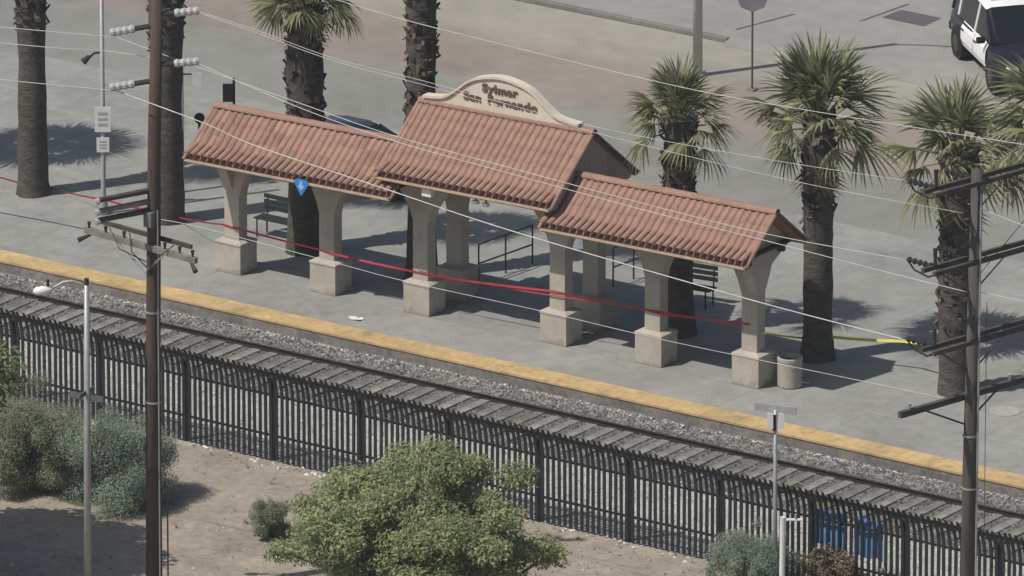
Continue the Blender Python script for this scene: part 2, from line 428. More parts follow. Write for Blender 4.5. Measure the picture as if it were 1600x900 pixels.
def pl_ballast(r, n):
    x = r.uniform(-14, 25, n); y = r.uniform(-2.9, YE - 0.05, n)
    return np.stack([x, y, np.interp(y, by, bz)], 1)
def pl_strip(r, n):
    x = r.uniform(-14, 25, n); y = r.uniform(-9.3, -5.5, n)
    return np.stack([x, y, np.interp(y, by, bz)], 1)
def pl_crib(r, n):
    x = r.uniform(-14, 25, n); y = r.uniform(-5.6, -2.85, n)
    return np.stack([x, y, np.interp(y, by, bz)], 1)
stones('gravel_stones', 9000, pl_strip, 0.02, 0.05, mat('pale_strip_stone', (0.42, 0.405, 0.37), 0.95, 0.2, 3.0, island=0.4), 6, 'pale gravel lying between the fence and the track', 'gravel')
stones('crib_stones', 15000, pl_crib, 0.025, 0.055, mat('crib_stone', (0.145, 0.137, 0.127), 0.95, 0.2, 3.0, island=0.5), 7, 'ballast stones between the ties, coloured dark for the shade there', 'ballast')  # stone colour darkened to stand for the shade between the ties
stones('ballast_stones', 7000, pl_ballast, 0.025, 0.06, M_stone, 1, 'grey crushed stone ballast lying round the railway track', 'ballast')
def pl_pale(r, n):
    x = r.uniform(-14, 25, n); k = r.rand(n) < 0.5 + 0.5 * np.sin(x * 0.9) * np.sin(x * 0.37 + 1)
    y = YE - 0.07 - np.abs(r.normal(0, 0.07, n)) - np.where(k, 0, 0.05)
    return np.stack([x, y, np.full(n, -0.265)], 1)
stones('pale_stones', 700, pl_pale, 0.02, 0.05, mat('pale_gravel', (0.50, 0.48, 0.44), 0.9, 0.2, 3.0, island=0.3), 4,
       'pale gravel heaped along the foot of the platform face', 'gravel')
def pl_dirt(r, n):
    x = r.uniform(-8, 26, n); y = r.uniform(-22, -9.5, n)
    return np.stack([x, y, np.full(n, GZ)], 1)
stones('dirt_pebbles', 2600, pl_dirt, 0.012, 0.05, M_pebble, 2, 'small pebbles scattered over the dry dirt verge', 'pebbles')
def pl_foot(r, n):
    x = r.uniform(-8, 26, n); y = -9.55 + r.normal(0, 0.14, n)
    return np.stack([x, y, np.full(n, GZ)], 1)
stones('fence_foot_litter', 420, pl_foot, 0.02, 0.08, mat('pale_litter', (0.45, 0.42, 0.37), 0.9, 0.2, 3.0, island=0.5), 5,
       'pale scraps and stones lying along the foot of the fence', 'litter')

# ------------------------------------------------------------------ the railway track
track = empty('railway_track', (0, -4.1, -0.345))
tag(track, 'railway track with dark rails on grey concrete ties beside the platform', 'track')
rail_prof = [(-0.07, 0.0), (0.07, 0.0), (0.07, 0.015), (0.012, 0.035), (0.012, 0.125), (0.036, 0.14), (0.036, 0.17), (-0.036, 0.17), (-0.036, 0.14), (-0.012, 0.125), (-0.012, 0.035), (-0.07, 0.015)]
for yy in (-0.75, 0.75):
    MB().prism([(yy + u * 0.9, z * 0.55 + 0.022) for u, z in rail_prof], -150, 150, 'x').build('rail', M_rail, track)
tie0 = None
for i in range(84):
    x = -16 + i * 0.5
    if tie0 is None:
        t = MB().prism([(-0.15, -0.1), (0.15, -0.1), (0.12, 0.022), (-0.12, 0.022)], -1.3, 1.3, 'y')
        tie0 = t.build('tie', M_tie, track, loc=(x, 0, 0)); o = tie0
    else:
        o = copy(tie0, track, (x, rnd.uniform(-.03, .03), rnd.uniform(-.008, .004)))
    o.rotation_euler.z = rnd.uniform(-.015, .015)

# ------------------------------------------------------------------ the fence
FY = -9.45
fence = empty('steel_fence', (0, FY, GZ))
tag(fence, 'tall black steel palisade fence with outward curved tops along the track', 'fence')
SP = 0.1525
x_post = at_y(980, 760, FY).x
def pale_mesh():
    b = MB(); pts = [(0, 0.03), (0, 1.60), (-0.03, 1.82), (-0.10, 2.05), (-0.21, 2.27)]
    vs = []; fs = []; hw = 0.038; d = 0.014
    for i, (y, z) in enumerate(pts):
        k = 1.0 if i < len(pts) - 1 else 0.7
        vs += [(-hw * k, y - d, z), (hw * k, y - d, z), (hw * k, y + d, z), (-hw * k, y + d, z)]
    for i in range(len(pts) - 1):
        for k in range(4):
            fs.append((i * 4 + k, i * 4 + (k + 1) % 4, i * 4 + 4 + (k + 1) % 4, i * 4 + 4 + k))
    fs += [(3, 2, 1, 0), (16, 17, 18, 19)]
    return b.add(vs, fs)
pale0 = None; post0 = None
k0 = int(round((-6.6 - x_post) / SP)); k1 = int(round((25.0 - x_post) / SP))
for k in range(k0, k1 + 1):
    x = x_post + k * SP
    if k % 16 == 0:
        if post0 is None:
            post0 = MB().box((0, 0.0, 0.98), (0.13, 0.11, 1.96)).build('post', M_fence, fence, loc=(x, 0.06, 0)); 
        else: copy(post0, fence, (x, 0.06, 0))
    if pale0 is None: pale0 = pale_mesh().build('pale', M_fence, fence, loc=(x, 0, 0)); o = pale0
    else: o = copy(pale0, fence, (x, 0, rnd.uniform(-.012, .012)))
    o.rotation_euler.y = rnd.uniform(-.008, .008) if rnd.random() > 0.05 else rnd.uniform(-.018, .018)
    o.rotation_euler.x = rnd.uniform(-.004, .004)
xm = x_post + (k0 + k1) / 2 * SP; L = (k1 - k0) * SP
for z in (0.60, 1.55):
    MB().box((xm, 0.035, z), (L, 0.045, 0.045)).build('rail', M_fence, fence)
def sheer(m, fac):
    n = m.node_tree.nodes; l = m.node_tree.links; b = n['Principled BSDF']; o = n['Material Output']
    t = n.new('ShaderNodeBsdfTransparent'); t.inputs[0].default_value = (0.75, 0.85, 1.0, 1)
    mx = n.new('ShaderNodeMixShader'); mx.inputs[0].default_value = fac
    l.new(b.outputs[0], mx.inputs[1]); l.new(t.outputs[0], mx.inputs[2]); l.new(mx.outputs[0], o.inputs[0])
sheer(M_blue, 0.12)
# blue sheets hung behind the pales
for i, (p0, p1, lab) in enumerate((((1272, 793), (1324, 872), 'blue cloth panel seen behind the fence bars, the left of two'),
                                  ((1334, 806), (1380, 888), 'blue cloth panel seen behind the fence bars, nearest the right utility pole'))):
    a = at_y(p0[0], p0[1], FY + 0.14); c = at_y(p1[0], p1[1], FY + 0.14)
    zt, zb = a.z + 0.0, c.z + 0.16
    b = MB(); n = 8; vs = []; fs = []
    for j in range(n + 1):
        x = a.x + (c.x - a.x) * j / n; yo = 0.02 * math.sin(j * 2.1 + i)
        for z in (zb + 0.03 * math.sin(j * 1.3), (zt + zb) / 2, zt - 0.02 * abs(math.sin(j * 1.57))):
            for th in (0, 0.012): vs.append((x, FY + 0.14 + yo + th, z))
    for j in range(n):
        o = j * 6
        for r in (0, 2):
            fs += [(o + r, o + 6 + r, o + 8 + r, o + 2 + r), (o + 3 + r, o + 9 + r, o + 7 + r, o + 1 + r)]
    tag(b.add(vs, fs).build('blue_banner', M_blue, smooth=True), lab, 'banner', 'blue panels on the fence')

# ------------------------------------------------------------------ the station shelter
shelter = empty('station_shelter', (0, 0, 0))
tag(shelter, 'open station shelter with three red tile roofs and cream pillars on the platform', 'shelter')
TILT = 0.016
CX = [(px - 672) / 54.5 for px in (378, 525, 672, 888, 1040, 1190)]      # right front corners, refined below
CX = [at_z(px, py, 0).x for px, py in ((378, 430), (525, 463), (672, 495), (888, 541), (1040, 572), (1190, 606))]
PW, PD, PH = 0.74, 0.66, 0.75
def zr(x): return TILT * (x - 1.7)
WING_E, CEN_E = 3.10, 3.56       # eave heights
WING_HALF, CEN_HALF = 1.23, 1.75
WING_RISE, CEN_RISE = 0.97, 1.38
WY, CY = 0.30, 0.87               # ridge lines
def pillar(xc, yc, ztop, flare_l, flare_r, name='pillar'):
    hw, hd = 0.215, 0.165
    z0 = ztop - 1.25
    prof_r = [(hw, PH + 0.04), (hw, z0)]; prof_l = [(-hw, PH + 0.04), (-hw, z0)]
    for t in (0.25, 0.5, 0.75, 1.0):
        prof_r.append((hw + flare_r * t ** 1.4, z0 + 1.02 * t))
        prof_l.append((-hw - flare_l * t ** 1.4, z0 + 1.02 * t))
    prof_r.append((hw + flare_r, ztop)); prof_l.append((-hw - flare_l, ztop))
    poly = prof_r + prof_l[::-1]
    b = MB().prism([(xc + u, z) for u, z in poly], yc - hd, yc + hd, 'y')
    o = b.build(name, M_stucco, shelter, bevel=0.012)
    return o
def pedestal(xc, yc):
    b = MB()
    # plinth slab, battered body and a projecting cap
    def ring(hx, hy, z): return [(xc - hx, yc - hy, z), (xc + hx, yc - hy, z), (xc + hx, yc + hy, z), (xc - hx, yc + hy, z)]
    rs = [ring(PW / 2, PD / 2, 0), ring(PW / 2, PD / 2, PH - 0.07), ring(PW / 2 + 0.015, PD / 2 + 0.015, PH - 0.05), ring(PW / 2 + 0.015, PD / 2 + 0.015, PH), ring(0.25, 0.2, PH + 0.045)]
    vs = [q for r in rs for q in r]; fs = [(3, 2, 1, 0), (16, 17, 18, 19)]
    for i in range(4):
        for k in range(4): fs.append((i * 4 + k, i * 4 + (k + 1) % 4, i * 4 + 4 + (k + 1) % 4, i * 4 + 4 + k))
    return b.add(vs, fs).build('pedestal', M_stucco, shelter, bevel=0.015)
cxs = [x - PW / 2 for x in CX]
for i, xc in enumerate(cxs):
    pedestal(xc, PD / 2)
    wing_top = WING_E + zr(xc) + 0.12
    if i in (2, 3):
        pillar(xc, PD / 2, CEN_E + zr(xc) - 0.05, 0.66, 0.66)
    else:
        pillar(xc, PD / 2, wing_top, 0.03 if i == 0 else 0.48, 0.03 if i == 5 else 0.48)
for i in (2, 3):
    pedestal(cxs[i], 1.33 + PD / 2)
    pillar(cxs[i], 1.33 + PD / 2, CEN_E + zr(cxs[i]) - 0.05, 0.4, 0.4)

def barrel(length, r0=0.086, r1=0.080, th=0.014, n=7):
    """one half-round tile, open at both ends; +u runs up the slope"""
    vs = []; fs = []
    for (u, R) in ((0.0, r0), (length, r1)):
        for rr in (R, R - th):
            for k in range(n):
                a = math.pi * k / (n - 1)
                vs.append((rr * math.cos(a), u, rr * math.sin(a)))
    def I(e, s, k): return e * 2 * n + s * n + k
    for k in range(n - 1):
        fs.append((I(0, 0, k), I(0, 0, k + 1), I(1, 0, k + 1), I(1, 0, k)))
        fs.append((I(0, 1, k + 1), I(0, 1, k), I(1, 1, k), I(1, 1, k + 1)))
        fs.append((I(0, 0, k + 1), I(0, 0, k), I(0, 1, k), I(0, 1, k + 1)))
    return vs, fs
SPT = 0.188
def roof(x0, x1, yc, half, ez, rise, individual, courses):
    """gabled tile roof; the part's origin is at the middle of its ridge foot, tilted slightly along the ridge"""
    xm = (x0 + x1) / 2; Lx = x1 - x0; ang = math.atan2(rise, half); slope = math.hypot(rise, half)
    t = 0.10
    deck = MB()
    hx = Lx / 2 - 0.03
    deck.prism([(-half, 0), (0, rise), (half, 0), (half, -t), (0, rise - t), (-half, -t)], -hx, hx, 'x')
    ro = deck.build('roof', M_deck, shelter, loc=(xm, yc, ez + zr(xm)))
    ro.rotation_euler = (0, -TILT, 0)
    # pan mortar lip along the front and back eaves, and the soffit board under them
    for s in (-1, 1):
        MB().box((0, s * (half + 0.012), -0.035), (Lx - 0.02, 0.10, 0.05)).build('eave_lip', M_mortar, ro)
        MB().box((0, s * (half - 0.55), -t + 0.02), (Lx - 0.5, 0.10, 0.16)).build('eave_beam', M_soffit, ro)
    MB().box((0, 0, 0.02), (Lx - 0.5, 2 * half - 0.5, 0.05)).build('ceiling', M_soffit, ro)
    ncol = int(round(Lx / SPT)); sp = Lx / ncol
    expo = slope / courses; tl = expo + 0.05
    v, f = barrel(tl)
    proto = None; mass = MB()
    for side in (-1, 1):
        # frame on the slope: u up the slope, w normal
        R = Matrix.Rotation(ang, 3, 'X') if side < 0 else Matrix.Rotation(math.pi, 3, 'Z') @ Matrix.Rotation(ang, 3, 'X')
        for c in range(ncol):
            for r in range(courses):
                x = -Lx / 2 + sp * (c + 0.5); u = r * expo - 0.045
                lift = -0.040
                base = Vector((0, -half if side < 0 else half, 0))
                off = R @ Vector((0, u, lift))
                p = base + off; p.x = x + rnd.uniform(-.006, .006)
                if side < 0 and individual(c, r):
                    if proto is None:
                        proto = MB().add(v, f).build('roof_tile', M_tile, ro, smooth=False, fix=False); o = proto
                    else:
                        o = proto.copy(); COL.objects.link(o); o.parent = ro
                    o.location = p; a_ = ang + rnd.uniform(-.012, .02)
                    if r == 0:      # the eave course is kicked up so that its open mouths face outward
                        a_ = ang - 0.33; up_ = base + R @ Vector((0, expo + 0.01, 0.015))
                        o.location = up_ - Vector((0, math.cos(a_), math.sin(a_))) * tl; o.location.x = p.x
                    o.rotation_euler = (a_, 0, rnd.uniform(-.02, .02))
                else:
                    rr = Matrix.Rotation(rnd.uniform(-.02, .02), 3, 'Z')
                    mass.add([p + R @ (rr @ Vector(q)) for q in v], f)
    mo = mass.build('roof_tiles', M_tile2, ro, fix=False); mo['kind'] = 'stuff'
    # pan tiles: shallow channels between the barrels, one low ridge line each
    # ridge caps
    rv, rf = barrel(0.42, 0.115, 0.10, 0.02, 9)
    first = None
    nr = int(Lx / 0.37)
    for i in range(nr):
        xx = -Lx / 2 + (i + 0.0) * Lx / nr
        if first is None:
            first = MB().add([(q[1], -q[0], q[2]) for q in rv], rf).build('ridge_tile', M_tile, ro, fix=False); o = first
        else: o = copy(first, ro)
        o.location = (xx, 0, rise - 0.005); o.rotation_euler = (rnd.uniform(-.03, .03), rnd.uniform(-.02, .0), 0)
    # rake tiles down both gable edges
    first = None
    for sx in (-1, 1):
        for side in (-1, 1):
            for r in range(courses):
                u = r * expo - 0.04
                R = Matrix.Rotation(ang, 3, 'X') if side < 0 else Matrix.Rotation(math.pi, 3, 'Z') @ Matrix.Rotation(ang, 3, 'X')
                p = Vector((0, -half if side < 0 else half, 0)) + R @ Vector((0, u, 0.02)); p.x = sx * (Lx / 2 - 0.0)
                if first is None:
                    first = MB().add(v, f).build('rake_tile', M_tile, ro, fix=False); o = first
                else: o = copy(first, ro)
                o.location = p - Vector((0, 0, 0.03)); o.rotation_euler = R.to_euler(); o.scale = (0.75, 1, 0.75)
    return ro
CL, CR = at_y(589, 279, CY - CEN_HALF).x, at_y(860, 335, CY - CEN_HALF).x
LL, LR = at_y(289, 258, WY - WING_HALF).x, at_y(610, 315, WY - WING_HALF).x
RL, RR = at_y(844, 361, WY - WING_HALF).x, at_y(1166, 424, WY - WING_HALF).x
roof_l = roof(LL, LR, WY, WING_HALF, WING_E, WING_RISE, lambda c, r: r == 0, 4)
roof_c = roof(CL, CR, CY, CEN_HALF, CEN_E, CEN_RISE, lambda c, r: True, 6)
roof_r = roof(RL, RR, WY, WING_HALF, WING_E, WING_RISE, lambda c, r: True, 4)
# gable walls
def gable(x, th, yc, half, ez, rise, legs, name='gable_wall'):
    z = ez + zr(x) - 0.12
    k = (half - 0.14) / half
    poly = [(yc - half * k, z + 0.02), (yc - half * k, z + 0.13), (yc, z + rise * k + 0.14), (yc + half * k, z + 0.13), (yc + half * k, z + 0.02)]
    a, bq = legs     # the wall tapers down to the pillar(s)
    poly += [(bq + 0.42, z - 0.30), (bq + 0.172, z - 0.85), (a - 0.172, z - 0.85), (a - 0.42, z - 0.30)] if a == bq else \
            [(bq + 0.2, z - 0.12), (a - 0.2, z - 0.12)]
    MB().prism(poly, x - th / 2, x + th / 2, 'x').build(name, M_stucco, shelter)
gable(cxs[0] - 0.215 + 0.12, 0.26, WY, WING_HALF, WING_E, WING_RISE, (PD / 2, PD / 2))
gable(cxs[5] + 0.215 - 0.12, 0.26, WY, WING_HALF, WING_E, WING_RISE, (PD / 2, PD / 2))
gable(CL + 0.22, 0.26, CY, CEN_HALF, CEN_E, CEN_RISE, (PD / 2, 1.33 + PD / 2))
gable(CR - 0.22, 0.26, CY, CEN_HALF, CEN_E, CEN_RISE, (PD / 2, 1.33 + PD / 2))
# beams along the pillar heads
def beam(xa, xb, y, za, zb, h):
    vs = []
    for x, z in ((xa, za), (xb, zb)):
        vs += [(x, y - 0.12, z - h), (x, y + 0.12, z - h), (x, y + 0.12, z), (x, y - 0.12, z)]
    MB().add(vs, [(0, 1, 2, 3), (7, 6, 5, 4), (0, 4, 5, 1), (1, 5, 6, 2), (2, 6, 7, 3), (3, 7, 4, 0)]).build('beam', M_stucco, shelter)
beam(cxs[0], cxs[2], WY, WING_E + zr(cxs[0]) + 0.14, WING_E + zr(cxs[2]) + 0.14, 0.28)
beam(cxs[3], cxs[5], WY, WING_E + zr(cxs[3]) + 0.14, WING_E + zr(cxs[5]) + 0.14, 0.28)
for y in (PD / 2, 1.33 + PD / 2):
    beam(cxs[2], cxs[3], y + 0.003, CEN_E + zr(cxs[2]) + 0.02, CEN_E + zr(cxs[3]) + 0.02, 0.34)
# the curved name sign on the central ridge
sgn = MB()
prof = [(-2.2, 0.13), (-1.9, 0.15), (-1.56, 0.22), (-1.2, 0.46), (-0.9, 0.68), (-0.55, 0.82), (0, 0.90), (0.55, 0.82), (0.9, 0.68), (1.2, 0.46), (1.56, 0.22), (1.9, 0.15), (2.2, 0.13)]
def smooth_prof(pts, n=6):
    out = []
    for i in range(len(pts) - 1):
        p0 = pts[max(i - 1, 0)]; p1 = pts[i]; p2 = pts[i + 1]; p3 = pts[min(i + 2, len(pts) - 1)]
        for k in range(n):
            t = k / n
            out.append(tuple(0.5 * ((2 * p1[j]) + (-p0[j] + p2[j]) * t + (2 * p0[j] - 5 * p1[j] + 4 * p2[j] - p3[j]) * t * t + (-p0[j] + 3 * p1[j] - 3 * p2[j] + p3[j]) * t ** 3) for j in (0, 1)))
    return out + [pts[-1]]
prof = smooth_prof(prof)
xs_c = (CL + CR) / 2 - 0.12
sgn.prism([(u, z) for u, z in prof] + [(2.2, -0.3), (-2.2, -0.3)], -0.07, 0.07, 'y')
name_sign = sgn.build('name_sign', M_cap, shelter, loc=(xs_c, CY, CEN_E + CEN_RISE + zr(xs_c)))
name_sign.rotation_euler = (0, -TILT, 0)
cop = MB()
for i in range(len(prof) - 1):
    (u0, z0), (u1, z1) = prof[i], prof[i + 1]
    vs = []
    for u, z in ((u0, z0), (u1, z1)):
        vs += [(u, -0.12, z - 0.005), (u, 0.12, z - 0.005), (u, 0.12, z + 0.055), (u, -0.12, z + 0.055)]
    cop.add(vs, [(0, 4, 5, 1), (1, 5, 6, 2), (2, 6, 7, 3), (3, 7, 4, 0)] + ([(0, 1, 2, 3)] if i == 0 else []) + ([(7, 6, 5, 4)] if i == len(prof) - 2 else []))
cop.build('coping', M_cap, name_sign)
def lettering(txt, size, x, z, y, parent, m, name='lettering', bold=0.010, sx=1.0):
    cu = bpy.data.curves.new(name, 'FONT'); cu.body = txt; cu.size = size; cu.align_x = 'CENTER'; cu.extrude = 0.012; cu.offset = bold
    cu.space_character = 1.12
    t = bpy.data.objects.new('tmp', cu); COL.objects.link(t)
    bpy.context.view_layer.update()
    me = bpy.data.meshes.new_from_object(t.evaluated_get(bpy.context.evaluated_depsgraph_get()))
    bpy.data.objects.remove(t); me.materials.clear(); me.materials.append(m)
    o = bpy.data.objects.new(name, me); COL.objects.link(o); o.parent = parent
    o.location = (x, y, z); o.rotation_euler = (math.pi / 2, 0, 0); o.scale = (sx, 1, 1)
    return o
lettering('Sylmar', 0.27, -0.02, 0.54, -0.085, name_sign, M_letter, sx=1.22)
lettering('San', 0.27, -0.80, 0.27, -0.085, name_sign, M_letter, sx=1.22)
lettering('Fernando', 0.27, 0.33, 0.27, -0.085, name_sign, M_letter, sx=1.22)

# small fittings under the eaves
def hung_box(px, py, size, m, name, label, cat, y, group=None):
    p = at_y(px, py, y)
    o = MB().box((0, 0, 0), size).build(name, m, loc=p, bevel=0.01)
    MB().box((0, 0.02, size[2] / 2 + 0.06), (0.03, 0.03, 0.14)).build('bracket', M_hard, o)
    return tag(o, label, cat, group)
hung_box(669, 300, (0.26, 0.16, 0.20), M_white, 'loudspeaker', 'white box loudspeaker under the central eave above the third pillar', 'speaker', CY - CEN_HALF + 0.12)
hung_box(743, 316, (0.16, 0.10, 0.09), M_white, 'security_camera', 'small white camera under the central eave, left of the pair', 'camera', CY - CEN_HALF + 0.12, 'eave cameras')
hung_box(759, 320, (0.14, 0.10, 0.09), M_white, 'security_camera', 'small white camera under the central eave, right of the pair', 'camera', CY - CEN_HALF + 0.12, 'eave cameras')
pb = at_y(471, 287, WY - WING_HALF - 0.06)
bs = MB().prism([(-0.20, 0.06), (-0.20, 0.0), (0.0, -0.30), (0.20, 0.0), (0.20, 0.06), (0.12, 0.11), (-0.12, 0.11)], -0.015, 0.015, 'y').build('hanging_sign', M_bluesign, loc=pb)
tag(bs, 'blue shield shaped sign hanging from the left eave', 'sign')
MB().prism([(-0.035, 0.06), (-0.035, -0.05), (-0.09, -0.05), (0.0, -0.17), (0.09, -0.05), (0.035, -0.05), (0.035, 0.06)], -0.02, -0.0155, 'y').build('pale_arrow', mat('pale_blue_print', (0.30, 0.50, 0.72), 0.5, 0.1, 4.0), bs)
MB().box((0, 0.10, 0.12), (0.04, 0.22, 0.03)).build('bracket', M_hard, bs)

# ------------------------------------------------------------------ things on the platform
# waste bin
pc = at_z(1234, 603, 0)
can = MB().lathe([(0.255, 0), (0.285, 0.03), (0.285, 0.62), (0.295, 0.63), (0.295, 0.70), (0.25, 0.71), (0.24, 0.58)], n=28).build('litter_bin', M_can, loc=pc, smooth=False)
tag(can, 'round pebbled concrete litter bin beside the rightmost pillar', 'litter bin')
MB().lathe([(0.238, 0.56), (0.238, 0.585), (0.2, 0.60)], n=24).build('dark_liner', M_dark, can)
# crumpled litter
def litter(px, py, s, label):
    p = at_z(px, py, 0); r = random.Random(int(px))
    b = MB(); n = 5; vs = []; fs = []
    for j in range(n):
        for i in range(n):
            vs.append(((i / (n - 1) - .5) * s, (j / (n - 1) - .5) * s * 0.6, 0.008 + r.uniform(0, 0.09) * s * 2 * (0.3 + abs(i - 2) / 2)))
    for j in range(n - 1):
        for i in range(n - 1): fs.append((j * n + i, j * n + i + 1, (j + 1) * n + i + 1, (j + 1) * n + i))
    tag(b.add(vs, fs).build('paper_scrap', M_white, loc=p), label, 'litter')
litter(556, 499, 0.32, 'crumpled white scrap lying near the yellow edge of the platform')
litter(1258, 599, 0.20, 'small pale scrap on the ground right of the litter bin')
litter(922, 521, 0.22, 'small pale scrap in the shade right of the fourth pillar')
# utility cover
pm = at_z(1570, 643, 0)
uc = MB().lathe([(0.36, 0.0), (0.36, 0.012), (0.27, 0.012), (0.265, 0.006)], n=28).build('utility_cover', mat('pale_ring_concrete', (0.36, 0.35, 0.31), 0.9, 0.1, 5.0), loc=pm)
tag(uc, 'pale round utility cover set in the platform behind the right pole', 'manhole cover')
# bench behind the first two pillars
def bench(px, py, rz, label):
    p = at_z(px, py, 0); t = empty('bench', p, rz)
    tag(t, label, 'bench')
    for y in (-0.14, 0.0, 0.14): MB().box((0, y, 0.45), (1.2, 0.11, 0.035)).build('seat_slat', M_green, t)
    for z in (0.62, 0.76, 0.90): MB().box((0, 0.24, z), (1.2, 0.03, 0.10)).build('back_slat', M_green, t)
    for x in (-0.5, 0.5):
        MB().tube([(x, -0.2, 0), (x, -0.2, 0.43), (x, 0.22, 0.43), (x, 0.26, 0.95)], 0.022, 6).build('leg', M_dark, t)
        MB().tube([(x, 0.2, 0.43), (x, 0.2, 0.0)], 0.022, 6).build('leg', M_dark, t)
bench(436, 372, 0.0, 'dark green slatted bench standing between the first two pillars')
bench(1078, 476, math.radians(8), 'dark green slatted bench in the shade behind the fifth pillar')
# handrails behind the central bay
def handrail(p0, p1, label, z=0.95):
    a = at_z(*p0, 0); c = at_z(*p1, 0); d = c - a
    t = empty('handrail', a); tag(t, label, 'handrail', 'handrails behind the shelter')
    for k in range(3):
        q = d * (k / 2)
        MB().tube([q, q + Vector((0, 0, z))], 0.022, 6).build('post', M_dark, t)
    for zz in (z, z * 0.5): MB().tube([Vector((0, 0, zz)), d + Vector((0, 0, zz))], 0.022, 6).build('rail', M_dark, t)
handrail((748, 442), (832, 412), 'dark tubular handrail seen between the third and fourth pillars')
handrail((958, 448), (1022, 424), 'dark tubular handrail seen between the fourth and fifth pillars')

# barrier tape
def tape(pts, wdt, m, name, label, sagk=0.05):
    """a twisted ribbon strung through points"""
    P = []
    for a, c in zip(pts, pts[1:]):
        for k in range(8):
            t = k / 8; q = Vector(a).lerp(Vector(c), t); q.z -= sagk * 4 * t * (1 - t) * (Vector(c) - Vector(a)).length * 0.25
            P.append(q)
    P.append(Vector(pts[-1])); vs = []; fs = []
    for i, q in enumerate(P):
        d = (P[min(i + 1, len(P) - 1)] - P[max(i - 1, 0)]).normalized()
        up = Vector((0, 0, 1)); sd = d.cross(up).normalized(); a = 0.5 * math.sin(i * 0.31)
        n = up * math.cos(a) + sd * math.sin(a)
        e = d.cross(n) * 0.002
        vs += [q - n * wdt / 2 - e, q + n * wdt / 2 - e, q + n * wdt / 2 + e, q - n * wdt / 2 + e]
    for i in range(len(P) - 1):
        for k in range(4): fs.append((i * 4 + k, i * 4 + (k + 1) % 4, i * 4 + 4 + (k + 1) % 4, i * 4 + 4 + k))
    return tag(MB().add(vs, fs).build(name, m), label, 'tape')
def front(px, py, y=0.14): return at_y(px, py, y)
PALM_Y = 3.2
pal_l = [at_y(-60, 258, 3.0), at_y(22, 283, 2.72), at_y(50, 290, 2.68), at_y(80, 294, 2.74), at_y(162, 312, 2.0), at_y(240, 330, 2.6), at_y(272, 338, 2.6)]
tape(pal_l, 0.045, M_red, 'barrier_tape', 'red barrier tape strung low between the left palms', 0.04)
cols_ = [at_y(272, 338, 2.62), at_y(348, 351, 0.15), at_y(372, 357, 0.15), at_y(494, 389, 0.15), at_y(518, 396, 0.15), at_y(645, 424, 0.15), at_y(668, 430, 0.15), at_y(863, 455, 0.15), at_y(886, 460, 0.15), at_y(1015, 485, 0.15), at_y(1038, 491, 0.15), at_y(1150, 503, 0.15), at_y(1172, 507, 0.15)]
tape(cols_, 0.048, M_red, 'barrier_tape', 'red barrier tape strung from pillar to pillar along the shelter', 0.02)
tape([at_y(655, 424, 0.12), at_y(760, 444, 0.2), at_y(875, 463, 0.12), at_y(950, 474, 0.2), at_y(1027, 486, 0.12), at_y(1100, 498, 0.3), at_y(1160, 512, 0.12)], 0.03, M_red, 'barrier_tape', 'second thinner red tape strand between the third and last pillars', 0.03)
tape([at_y(1172, 518, 0.15), at_y(1200, 521, 0.4), at_y(1256, 528, 2.6)], 0.05, M_ytape, 'barrier_tape', 'yellow tape from the rightmost pillar to the palm behind it', 0.03)
tape([at_y(1256, 528, 2.6), at_y(1296, 526, 2.7), at_y(1412, 533, 3.0), at_y(1466, 538, 2.7)], 0.07, M_ytape, 'barrier_tape', 'yellow tape strung between the two right hand palms', 0.05)

# ------------------------------------------------------------------ palms
def frond_mesh(seed, nseg=19, R=0.85, pet=0.75, droop=0.35, spread=1.45, curl=0.10):
    r = random.Random(seed); b = MB()
    # stalk
    b.tube([(0, 0, 0), (pet * 0.5, 0, -0.015), (pet, 0, -0.06)], [0.028, 0.02, 0.013], 4, caps=False)
    hub = Vector((pet - 0.03, 0, -0.06))
    for k in range(nseg):
        a = -spread + 2 * spread * k / (nseg - 1) + r.uniform(-.04, .04)
        Lk = R * (1.0 - 0.30 * abs(a / spread) ** 2) * r.uniform(0.86, 1.08)
        d = Vector((math.cos(a), math.sin(a), 0)); s = Vector((-math.sin(a), math.cos(a), 0))
        wv = 0.048 * R / 0.85
        def pt(t): return hub + d * (Lk * t * (1 - 0.1 * t)) + Vector((0, 0, -droop * Lk * t ** 2.2 - curl * abs(a) * t + 0.05 * (1 if k % 2 else -1) * t * (1 - t)))
        p0, p1, p2, p3 = pt(0.0), pt(0.45), pt(0.75), pt(1.0)
        z = Vector((0, 0, 0.012))
        b.add([p0 - s * wv * 0.2, p0 + s * wv * 0.2, p1 + s * wv * 0.55 - z, p1 - s * wv * 0.55 + z, p2 + s * wv * 0.32, p2 - s * wv * 0.32, p3],
              [(0, 1, 2, 3), (3, 2, 4, 5), (5, 4, 6)])
    return b
FR = [frond_mesh(1, droop=0.20), frond_mesh(2, droop=0.35), frond_mesh(3, droop=0.55, R=0.80), frond_mesh(4, nseg=15, R=0.7, droop=0.75, spread=1.1, curl=0.3)]
FROND = []
for i, b in enumerate(FR):
    me = bpy.data.meshes.new('frond'); me.from_pydata(b.v, [], b.f); me.materials.append(M_frond if i < 3 else M_fronddead); FROND.append(me)
DEADM = FROND[3]

